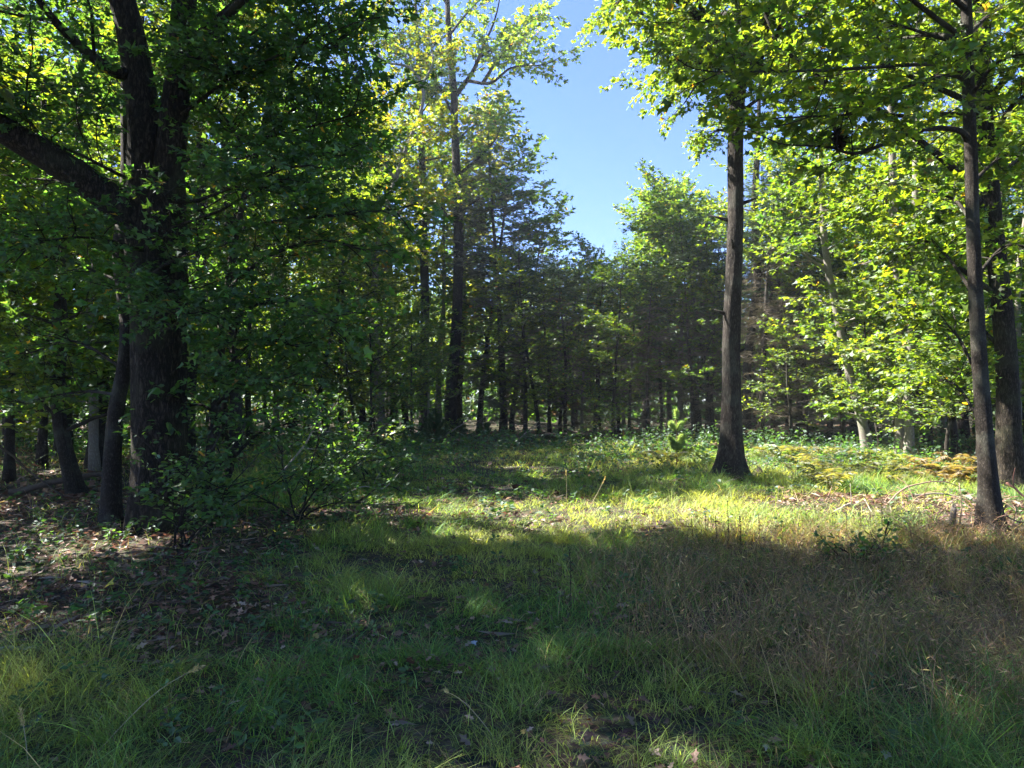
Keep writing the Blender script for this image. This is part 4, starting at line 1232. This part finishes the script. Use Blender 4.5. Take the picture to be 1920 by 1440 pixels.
def make_undergrowth():
    """low broad-leaved herbs too many to count"""
    mb = MB()
    for (n, y0, y1, sz, tm) in ((700, 2.2, 5, .045, OVAL), (1200, 5, 10, .06, OVAL), (1900, 10, 18, .09, KITE), (3600, 17, 30, .12, KITE)):
        x, y = sample(n, y0, y1, 1.5)
        far = np.clip((y - 14) / 6, 0, 1)
        p = .35 + .5 * litter_mask(x, y) * .5 + .65 * far * np.clip(np.abs(x - .6) / 3.0, 0.15, 1) - .5 * wood_edge(x, y) * (y < 20)
        k = rng.random(n) < p * np.clip(vnoise(x * .8, y * .8, 31) * 1.8 - .2, 0, 1)
        x, y = x[k], y[k]; n = len(x)
        hh = (.12 + .4 * np.clip((y - 12) / 8, 0, 1)) * rng.uniform(.5, 1.4, n)
        c = np.where((rng.random(n) < .4)[:, None], DGREEN * 1.3, GREEN * 1.1) * np.ones((n, 1))
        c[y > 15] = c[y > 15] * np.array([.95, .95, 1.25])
        m = 14
        u = (np.arange(m)[None] + rng.random((n, m))) / m
        a = rng.uniform(0, 6.28, (n, m))
        r = hh[:, None] * .25 * (1.1 - u)
        pos = np.stack([x[:, None] + np.cos(a) * r, y[:, None] + np.sin(a) * r, gz(x, y)[:, None] + .02 + hh[:, None] * u], -1).reshape(-1, 3)
        ax = np.stack([np.cos(a), np.sin(a), rng.normal(.15, .35, (n, m))], -1).reshape(-1, 3)
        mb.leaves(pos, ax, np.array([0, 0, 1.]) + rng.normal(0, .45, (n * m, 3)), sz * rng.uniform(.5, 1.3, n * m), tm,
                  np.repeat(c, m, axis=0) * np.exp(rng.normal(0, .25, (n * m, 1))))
        blades(mb, x, y, hh, np.full(n, .008), rng.uniform(0, 6.28, n), rng.uniform(0, .2, n), np.zeros(n), np.tile(G_BROWN, (n, 1)), 2)
    tag(mb.build('undergrowth', M_LEAF), 'low leafy herbs mixed into the grass and around the clearing edge', 'undergrowth', kind='stuff')


rng = np.random.default_rng(20)
make_undergrowth()


# ---------------------------------------------------------------- ferns
def fern_mesh(name, c0, c1, nfr=7, L=.55):
    mb = MB()
    for i in range(nfr):
        a = i * 6.283 / nfr + rng.normal(0, .25); ln = L * rng.uniform(.7, 1.15)
        t = np.linspace(.12, 1, 17)
        out = np.array([math.cos(a), math.sin(a), 0]); sd = np.array([-math.sin(a), math.cos(a), 0])
        spine = out[None] * (ln * t * .8)[:, None] + np.array([0, 0, 1.0])[None] * (ln * (1.7 * t - 1.15 * t * t))[:, None]
        mb.tube(np.vstack([[0, 0, 0], spine]), np.linspace(.005, .001, 18), 3, c0 * .7, cap=False)
        for s in (-1, 1):
            w = ln * .42 * np.sin(np.clip(t * 2.9, 0, 3.05)) * (1.05 - .45 * t)
            mb.leaves(spine, sd[None] * s + out[None] * .35 + rng.normal(0, .08, (17, 3)) + [0, 0, -.15], np.array([0, 0, 1.]) + rng.normal(0, .25, (17, 3)), np.maximum(w, .03),
                      tmpl_kite(.28), (c0 + (c1 - c0) * rng.random((17, 1))) * np.exp(rng.normal(0, .2, (17, 1))))
    return mb.mesh('fronds', M_LEAF)


FERN = [fern_mesh('fern', np.array([.22, .15, .075]), np.array([.12, .11, .055])), fern_mesh('fern', np.array([.16, .145, .065]), np.array([.09, .115, .05])),
        fern_mesh('fern', np.array([.08, .14, .04]), np.array([.15, .18, .05]))]
FLAB = ['rusty orange bracken fern in the sunny patch before the pale trunk pair', 'golden yellow bracken fern in the sunny strip beyond the brush',
        'still green bracken fern at the sunny edge of the wood']


def ferns():
    spots = []
    for px in np.linspace(1660, 1845, 20):
        spots.append((px + rng.normal(0, 9), rng.uniform(12.8, 16.5), 0 if px > 1700 else 1))
    for px in np.linspace(1470, 1690, 24):
        spots.append((px + rng.normal(0, 9), rng.uniform(12.2, 19.5), 1 if rng.random() < .6 else 2))
    for px in np.linspace(1200, 1480, 12):
        spots.append((px + rng.normal(0, 6), rng.uniform(16.5, 20), 1 if rng.random() < .5 else 2))
    for px, Y in ((770, 24), (790, 22), (740, 23), (1010, 27), (880, 25)):
        spots.append((px, Y, 2))
    for px, Y, v in spots:
        g = gp(px, Y)
        o = bpy.data.objects.new('bracken_fern', FERN[v]); COL.objects.link(o)
        o.location = g.tolist(); s = rng.uniform(.5, 1.2); o.scale = (s, s, s * rng.uniform(.8, 1.2)); o.rotation_euler = (0, 0, rng.uniform(0, 6.28))
        tag(o, FLAB[v], 'fern', ['rusty bracken ferns', 'golden bracken ferns', 'green bracken ferns'][v])


ferns()


# ---------------------------------------------------------------- pine seedlings
def pine_seedling(label, px, Y, h, whorls, glow):
    b = gp(px, Y)
    t = thing('pine_seedling', label, 'seedling', b)
    st = MB(); st.tube(np.array([[0, 0, -.02], [.01, 0, h * .5], [0, 0, h * .97]]), [.016, .012, .006], 6, (.16, .10, .06)); st.build('stem', M_DEAD, t, True)
    for (f, n, L) in whorls:
        for i in range(n):
            a = i * 6.283 / n + rng.uniform(-.3, .3)
            mb = MB()
            d = np.array([math.cos(a), math.sin(a), 1.0 if f < .9 else 4])
            if L < 0: d = np.array([0, 0, 1.0])
            br = grow([0, 0, h * f], d, abs(L), 5, .06, .05)
            mb.tube(br, np.linspace(.008, .003, 6), 4, (.13, .10, .05), cap=False)
            m = 420
            q, dd = along(br, rng.uniform(.25, 1, m))
            ax = dd * .9 + rng.normal(0, .65, (m, 3))
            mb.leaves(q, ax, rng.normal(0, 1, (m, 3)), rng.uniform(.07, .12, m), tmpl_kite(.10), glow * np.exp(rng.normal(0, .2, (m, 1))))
            mb.build('needle_spray', M_GRASS, t)
    return t


LIT_GREEN = np.array([.27, .37, .19])  # sunbeam put into the needle colour; shaded seedlings get a dark green instead
pine_seedling('pale green pine seedling glowing in a sunbeam left of the lone oak', 1268, 17.4, 1.16, [(.95, 1, -.2), (.70, 5, .26), (.38, 5, .32), (.28, 4, .28)], LIT_GREEN)
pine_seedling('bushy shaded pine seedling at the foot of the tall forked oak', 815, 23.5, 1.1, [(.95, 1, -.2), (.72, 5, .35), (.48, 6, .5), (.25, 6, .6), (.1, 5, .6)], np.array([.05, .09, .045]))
pine_seedling('second shaded pine seedling close beside the bushy one', 862, 25.5, .8, [(.95, 1, -.15), (.6, 5, .3), (.3, 6, .4)], np.array([.05, .09, .045]))
pine_seedling('small shaded pine seedling under the feathery conifer', 908, 27, .8, [(.95, 1, -.15), (.6, 5, .3), (.3, 6, .4)], np.array([.05, .09, .045]))


# ---------------------------------------------------------------- shrubs
def shrub(label, px, Y, stems, fol, dens, bark=M_MAPLE, cat='shrub', name='shrub'):
    b = gp(px, Y)
    t = thing(name, label, cat, b)
    for (dx, dy, dz, L, r, up) in stems:
        m = MB(); p = grow([rng.normal(0, .05), rng.normal(0, .05), -.02], [dx, dy, dz], L, 8, .1, up)
        m.tube(p, np.linspace(r, .004, 9), 6, (1, 1, 1), .03)
        ns, l2, nt, lt, nl = dens
        dress(m, fol, p, r * .6, .004, ns, l2, nt, lt, nl, .2, flatness=.5)
        m.build('stem', bark, t, True)
    cr = MB(); fol.emit(cr); cr.build('foliage', M_LEAF, t)
    return t


shrub('leafy green shrub pressed against the foot of the massive forked oak', 345, 7.6,
      [(-.1, .1, 1, 1.5, .016, -.06), (.3, 0, 1, 1.6, .016, -.08), (-.4, -.1, 1, 1.2, .014, -.05), (.5, -.2, 1, 1.3, .014, -.1), (.1, -.3, 1, 1.0, .012, -.1), (.7, .1, .8, 1.2, .012, -.1)],
      Foliage(OVAL, .07, GREEN * 1.0, np.array([.055, .125, .048]), .28, .004, .55, .25), (9, .5, 6, .28, 7))
shrub('wide arching green shrub between the oak and the open grass', 560, 9.6,
      [(.8, 0, .6, 1.4, .016, -.06), (.6, .3, .8, 1.5, .016, -.07), (.4, -.2, 1, 1.7, .016, -.07), (-.3, .1, 1, 1.6, .016, -.05), (-.8, 0, .7, 1.6, .016, -.05), (1, -.2, .4, 1.2, .012, -.06), (.1, .4, 1, 1.6, .014, -.05)],
      Foliage(OVAL, .07, GREEN, np.array([.055, .125, .048]), .3, .004, .55, .2), (9, .55, 6, .3, 7))
shrub('rounded dark shrub at the far left edge of the open grass', 690, 14.0,
      [(.6, 0, 1, 1.5, .016, -.06), (-.5, .1, 1, 1.5, .016, -.06), (0, -.4, 1, 1.3, .016, -.07), (.2, .5, 1, 1.5, .014, -.05), (.9, 0, .6, 1.3, .014, -.05), (-.9, 0, .6, 1.4, .014, -.05)],
      Foliage(KITE, .085, GREEN, DGREEN * 1.3, .28, .004, .5, .2), (10, .55, 6, .32, 8))
shrub('low leafy shrub behind the wide arching shrub', 620, 12.3,
      [(.6, 0, 1, 1.3, .014, -.06), (-.5, .1, 1, 1.3, .014, -.06), (0, -.4, 1, 1.2, .014, -.07), (.9, 0, .6, 1.2, .012, -.05), (-.9, 0, .6, 1.2, .012, -.05)],
      Foliage(KITE, .085, GREEN, YGREEN, .28, .004, .5, .2), (9, .55, 6, .32, 8))
shrub('dark leafy weed standing in the dry grass before the sunlit band', 1612, 6.7,
      [(.3, 0, 1, .22, .0035, -.02), (-.3, .1, 1, .22, .0035, -.02), (0, -.3, 1, .22, .0035, -.02), (.6, .2, .8, .4, .0035, -.02), (-.7, -.1, .7, .38, .0035, -.03), (1, 0, .6, .4, .0035, -.02), (-1, .2, .6, .36, .0035, -.02)],
      Foliage(OVAL, .05, GREEN * 1.4, YGREEN, .25, 0, .6, .2), (5, .2, 4, .14, 4), name='weed_plant', cat='weed')


rng = np.random.default_rng(21)
# ---------------------------------------------------------------- dead wood on the ground
WOODC = np.array([.12, .095, .075])


def stick(name, label, pts, r0, r1, col=WOODC, side=(), cat='branch', k=8, n=14, group=None, mat=None):
    """a fallen branch through given points, each side shoot a part of it"""
    pts = np.asarray(pts, float); o = pts[0].copy()
    t = thing(name, label, cat, o, 0, group)
    m = MB(); p = smooth_path(pts - o, n)
    p[1:-1] += rng.normal(0, r0 * .25, (n - 2, 3))
    m.tube(p, np.linspace(r0, r1, n), k, col, .12)
    m.build('stem', mat or M_DEAD, t, True)
    for (f, d, L) in side:
        q, _ = along(p, np.array([f])); s = grow(q[0], d, L, 5, .15, 0)
        m = MB(); m.tube(s, np.linspace(r0 * .5, .003, 6), 5, col, .05); m.build('side_shoot', mat or M_DEAD, t, True)
    return t


def G(px, py, dz=0.0):
    """ground point seen at a pixel"""
    Y = EYE * F / (py - HZ)
    for _ in range(3):
        x = (px - 960) / F * Y
        Y = (EYE - float(gz(x, Y)) - dz) * F / (py - HZ)
    x = (px - 960) / F * Y
    return np.array([x, Y, float(gz(x, Y)) + dz])


stick('fallen_pole', 'mossy fallen pole lying behind the twin leaning saplings', [P(20, 922, 11.9), P(90, 908, 12.0), P(150, 895, 12.1), P(230, 878, 12.3)], .055, .04, WOODC * .8, cat='log')
stick('fallen_branch', 'thin dark branch slanting down to the twin leaning saplings', [P(-40, 810, 11.0), P(20, 850, 11.1), P(60, 885, 11.2), P(130, 935, 11.3)], .022, .014, WOODC * .5)
stick('fallen_branch', 'short pale lichen-covered stick lying on the litter at the picture edge', [G(-60, 1212, .03), G(0, 1216, .03), G(40, 1210, .03), G(78, 1214, .03)], .020, .014, np.array([.24, .25, .21]))
stick('fallen_branch', 'thin grey twig curved across the litter below the pale stick', [G(112, 1240, .02), G(150, 1245, .02), G(190, 1240, .02)], .008, .005, np.array([.24, .25, .23]))
stick('fallen_log', 'pale broken log end behind the stems of the understory maple', [P(360, 958, 10.4), P(410, 948, 10.5), P(450, 940, 10.6)], .085, .07, np.array([.26, .24, .21]), cat='log')
stick('dead_sapling', 'pale bent dead stem arching above the wide shrub', [P(525, 890, 11), P(560, 850, 11), P(590, 800, 11), P(597, 760, 11), P(580, 742, 11), P(560, 746, 11), P(545, 765, 11)], .018, .005, np.array([.28, .25, .22]),
      [(.5, [.1, 0, 1], .4), (.3, [1, -.2, .3], .5), (.2, [1, 0, .1], .6), (.62, [-.2, 0, 1], .25)])
stick('fallen_branch', 'long thin dead branch lying low in front of the rounded shrub', [P(640, 930, 11.6), P(680, 912, 11.7), P(720, 915, 11.8), P(750, 885, 12.0)], .012, .006, np.array([.25, .22, .19]), [(.5, [.3, 0, 1], .3)])
stick('fallen_branch', 'bare stick propped up before the tall forked oak', [P(835, 815, 24), P(860, 800, 24), P(890, 780, 24)], .025, .012, np.array([.2, .18, .16]))
stick('fallen_branch', 'broken pale branch on the dark floor under the feathery conifer', [P(975, 822, 26), P(990, 808, 26), P(1010, 790, 26)], .03, .012, np.array([.25, .23, .2]), [(.4, [1, 0, .2], .7)])
stick('fallen_log', 'low fallen log at the back edge of the grass under the conifers', [P(930, 822, 27), P(1010, 818, 27), P(1090, 815, 27)], .11, .07, WOODC * .6, cat='log')
stick('fallen_branch', 'thin pole leaning in the dark conifers beyond the grass', [P(1060, 805, 28), P(1100, 815, 27.5), P(1130, 826, 27)], .03, .02, WOODC * .7)
# brush heap at the slender maple: arching stems and broken branches
stick('dead_branch', 'long arching dead stem curving over the brush heap', [P(1652, 958, 10.2), P(1680, 925, 10.3), P(1720, 906, 10.5), P(1770, 903, 10.7), P(1800, 915, 10.9)], .014, .006, np.array([.26, .17, .13]))
stick('dead_branch', 'pale dead stem rising beside the slender maple foot', [P(1795, 990, 8.9), P(1800, 940, 8.9), P(1796, 905, 9.0)], .010, .004, np.array([.3, .22, .15]))
stick('dead_branch', 'reddish dead branch reaching right of the slender maple', [P(1885, 905, 8.9), P(1900, 915, 8.8), P(1925, 935, 8.7), P(1960, 945, 8.6)], .016, .010, np.array([.28, .14, .11]), [(.3, [-.3, 0, 1], .25)])
stick('dead_branch', 'light brown cut stick lying across the slender maple foot', [P(1845, 1020, 7.9), P(1870, 1008, 7.9), P(1893, 998, 7.9)], .022, .020, np.array([.3, .19, .12]))
stick('fallen_branch', 'grey forked branch lying at the left end of the brush heap', [P(1560, 960, 9.9), P(1590, 945, 10), P(1605, 955, 10), P(1625, 968, 9.9)], .018, .01, np.array([.27, .24, .21]), [(.4, [.2, 0, 1], .3)])
stick('fallen_branch', 'slanting bare stick in the middle of the brush heap', [P(1618, 935, 10.0), P(1630, 955, 9.9), P(1640, 972, 9.8)], .010, .008, np.array([.3, .27, .22]))
stick('fallen_branch', 'long grey stick lying behind the brush heap toward the ferns', [P(1700, 930, 11), P(1760, 925, 11), P(1830, 940, 10.8)], .014, .008, np.array([.22, .19, .17]))
stick('fallen_branch', 'thin stick lying under the leafy edge right of the slender maple', [P(1875, 960, 8.6), P(1900, 975, 8.4), P(1960, 985, 8.2)], .012, .008, np.array([.25, .17, .13]))
for i in range(46):
    px = rng.uniform(1690, 1920) if i < 34 else rng.uniform(1540, 1720); Y = rng.uniform(7.6, 9.8) if i < 34 else rng.uniform(9.4, 11)
    g = gp(px, Y); a = rng.uniform(0, 6.28); L = rng.uniform(.25, .75)
    d = np.array([math.cos(a), math.sin(a), rng.uniform(.0, 1.0)]); d = nrm(d) * L
    stick('brush_twig', 'bent reddish brush twig tangled around the slender maple foot' if i < 34 else 'dry twig lying on the litter of the brush heap', [g + [0, 0, .03], g + d * .5 + [0, 0, .08], g + d + rng.normal(0, .06, 3) + [0, 0, .02]], .006, .003,
          np.array([.26, .16, .12]) * rng.uniform(.6, 1.2), n=7, k=5, group='tangled twigs round the slender maple' if i < 34 else 'dry twigs on the brush heap', cat='twig')


# short broken stub and the dark wedge-shaped stump
def stub(name, label, px, Y, h, r0, r1, col, k=14):
    b = gp(px, Y); t = thing(name, label, 'stump', b)
    m = MB(); p = grow([0, 0, -.05], [.05, 0, 1], h, 10, .03, 0)
    m.tube(p, np.linspace(r0, r1, 11), k, col, .35); m.build('stem', M_DEAD, t, True)
    m = MB()
    for i in range(7):
        a = i * .9; q = p[-1] + np.array([math.cos(a), math.sin(a), 0]) * r1 * .6
        m.tube(np.array([q - [0, 0, .04], q + [0, 0, rng.uniform(.02, .09)]]), [r1 * .4, .004], 5, col * 1.3)
    m.build('splinters', M_DEAD, t)


stub('broken_stump', 'short grey splintered stump left of the slender maple', 1782, 8.9, .26, .045, .032, np.array([.12, .105, .095]))
stub('stump', 'small dark wedge-shaped stump right of the lone oak foot', 1422, 15.0, .22, .17, .05, np.array([.05, .04, .035]))


# squirrel nest on the drooping limb of the slender maple
def nest():
    c = P(1581, 262, 7.72)
    t = thing('squirrel_nest', 'dark ragged leaf nest sitting on a drooping branch of the slender maple', 'nest', c)
    mb = MB(); n = 420
    d = nrm(rng.normal(0, 1, (n, 3))) * rng.uniform(.4, 1, (n, 1)) ** .4
    q = d * [.05, .05, .10] + [0, 0, .05] + rng.normal(0, .012, (n, 3))
    mb.leaves(q, nrm(rng.normal(0, 1, (n, 3))), d + rng.normal(0, .3, (n, 3)), rng.uniform(.035, .08, n), KITE, np.array([.04, .028, .02]) * np.exp(rng.normal(0, .3, (n, 1))))
    mb.build('dead_leaf_ball', M_LITTER, t)
    tw = MB()
    for i in range(14):
        a = rng.uniform(0, 6.28)
        tw.tube(np.array([[0, 0, .06], [math.cos(a) * .14, math.sin(a) * .14, rng.uniform(-.08, .2)]]), [.004, .002], 4, WOODC * .6)
    tw.build('twigs', M_DEAD, t)


nest()

# ---------------------------------------------------------------- single stalks and fallen leaves one can point at
def stalk(label, pts, r, col, head=0.0, name='grass_stalk', cat='stalk', group=None):
    pts = np.asarray(pts, float); o = pts[0].copy()
    t = thing(name, label, cat, o, 0, group)
    m = MB(); p = smooth_path(pts - o, 12); m.tube(p, np.linspace(r, r * .35, 12), 5, col); m.build('stem', M_DEAD, t, True)
    if head > 0:
        m = MB(); n = 40; q, d = along(p, rng.uniform(1 - head, 1, n))
        m.leaves(q, d + rng.normal(0, .5, (n, 3)), rng.normal(0, 1, (n, 3)), rng.uniform(.012, .03, n), tmpl_kite(.35), np.asarray(col) * 1.1 * np.exp(rng.normal(0, .2, (n, 1))))
        m.build('seed_head', M_GRASS, t)['kind'] = 'stuff'


ST = np.array([.36, .30, .18])
stalk('longest straw stalk leaning from the bottom edge up over the litter', [P(160, 1440, 3.15), P(240, 1350, 3.3), P(310, 1285, 3.45), P(382, 1244, 3.6)], .0032, ST, .12)
stalk('short upright straw stalk at the bottom edge under the litter', [P(66, 1450, 3.1), P(58, 1380, 3.12), P(48, 1325, 3.15)], .003, ST, .3)
stalk('thin straw stalk leaning up right from the bottom edge', [P(410, 1440, 3.15), P(450, 1390, 3.3), P(500, 1340, 3.5)], .0028, ST, .1)
stalk('arching straw stalk bending down to the grass near the picture middle', [P(955, 1420, 3.2), P(915, 1360, 3.35), P(870, 1310, 3.5), P(832, 1288, 3.6)], .0028, ST, .1)
stalk('upright pale stalk standing alone in the far shaded grass', [P(1062, 945, 10.9), P(1062, 910, 10.9), P(1061, 882, 10.9)], .004, ST, .2)
stalk('leaning pale stalk with tuft in front of the lone oak shade', [P(1108, 945, 10.9), P(1122, 920, 10.9), P(1135, 893, 10.9)], .005, ST, .25)
stalk('slim pale stalk left of the brush heap', [P(1455, 950, 10.6), P(1457, 930, 10.6), P(1459, 912, 10.6)], .004, ST, .1)
stalk('forked pale stalk standing right of the open grass', [P(1545, 955, 10.4), P(1552, 935, 10.4), P(1568, 915, 10.3)], .004, ST, .1)
DK = np.array([.05, .036, .028])
for px, py, top, Yd in ((1067, 1185, 1090, 5.4), (1010, 1180, 1100, 5.5), (1362, 1040, 955, 7.6), (1385, 1045, 975, 7.5), (1340, 1040, 985, 7.7), (1583, 1015, 957, 8.3), (1609, 1015, 960, 8.3), (1650, 1010, 955, 8.4), (1628, 1005, 970, 8.6),
                        (1295, 1030, 985, 7.9), (1320, 1010, 960, 8.3), (1420, 1020, 975, 8.0)):
    b = gp(px, Yd)
    stalk('dark dead seed-bearing weed stalk rising above the grass', [b, b + [.01, 0, (py - top) / F * Yd * .6], b + [.0, 0, (py - top) / F * Yd * 1.15]], .0045, DK, .65, 'weed_stalk', 'stalk', 'dark dead weed stalks')


def fallen_leaf(label, px, py, size, col, tm=OAKLEAF, tilt=.3):
    g = G(px, py, .06); mb = MB()
    a = rng.uniform(0, 6.28)
    mb.leaves(np.array([[0, 0, 0.]]), np.array([[math.cos(a), math.sin(a), .1]]), np.array([[rng.normal(0, tilt), -.5, 1.]]), np.array([size]), tm, np.array([col]))
    v = mb.v[0].copy(); v[:, 2] -= .0025                       # a second skin gives it thickness
    mb.add(v, [np.asarray(f) for f in tm[1]], col)
    o = mb.build('fallen_leaf', M_LITTER); o.location = g.tolist()
    tag(o, label, 'leaf')


fallen_leaf('single pale bluish upturned leaf in the near middle grass', 886, 1198, .085, (.30, .36, .50))
fallen_leaf('whitish leaf lying in the grass near the bottom edge', 1432, 1388, .065, (.34, .34, .34))
fallen_leaf('larger pale grey leaf near the bottom edge, right of the whitish one', 1655, 1400, .09, (.27, .26, .25))
fallen_leaf('bright orange leaf lying low at the picture edge', 30, 1268, .09, (.45, .16, .06))
fallen_leaf('bright yellow leaf on the litter below the oak', 208, 1090, .10, (.50, .42, .05), MAPLE)
fallen_leaf('fresh green leaf lying on the brown litter', 132, 1140, .11, (.10, .26, .05), MAPLE)
fallen_leaf('pale yellow leaf beside the lichen-covered stick', 25, 1230, .10, (.45, .40, .06), MAPLE)
fallen_leaf('grey brown leaf at the bottom edge under the straw stalk', 540, 1432, .075, (.2, .16, .15))


# ---------------------------------------------------------------- faint sunlit haze in the clearing and the wood
def haze():
    x0, x1, y0, y1, z0, z1 = -330, 330, -70, 430, -2.0, 26.0
    v = np.array([[x, y, z] for z in (z0, z1) for y in (y0, y1) for x in (x0, x1)])
    f = np.array([[0, 2, 3, 1], [4, 5, 7, 6], [0, 1, 5, 4], [2, 6, 7, 3], [0, 4, 6, 2], [1, 3, 7, 5]])
    m, nt, out = new_mat('haze')
    pv = nd(nt, 'ShaderNodeVolumePrincipled')
    pv.inputs['Color'].default_value = (0.86, 0.93, 1.0, 1)
    pv.inputs['Density'].default_value = 0.0008
    pv.inputs['Anisotropy'].default_value = 0.35
    nt.links.new(pv.outputs[0], out.inputs['Volume'])
    mb = MB(); mb.add(v, [f], (1, 1, 1))
    tag(mb.build('haze', m), 'thin sunlit haze hanging in the clearing', 'haze', kind='stuff')


haze()
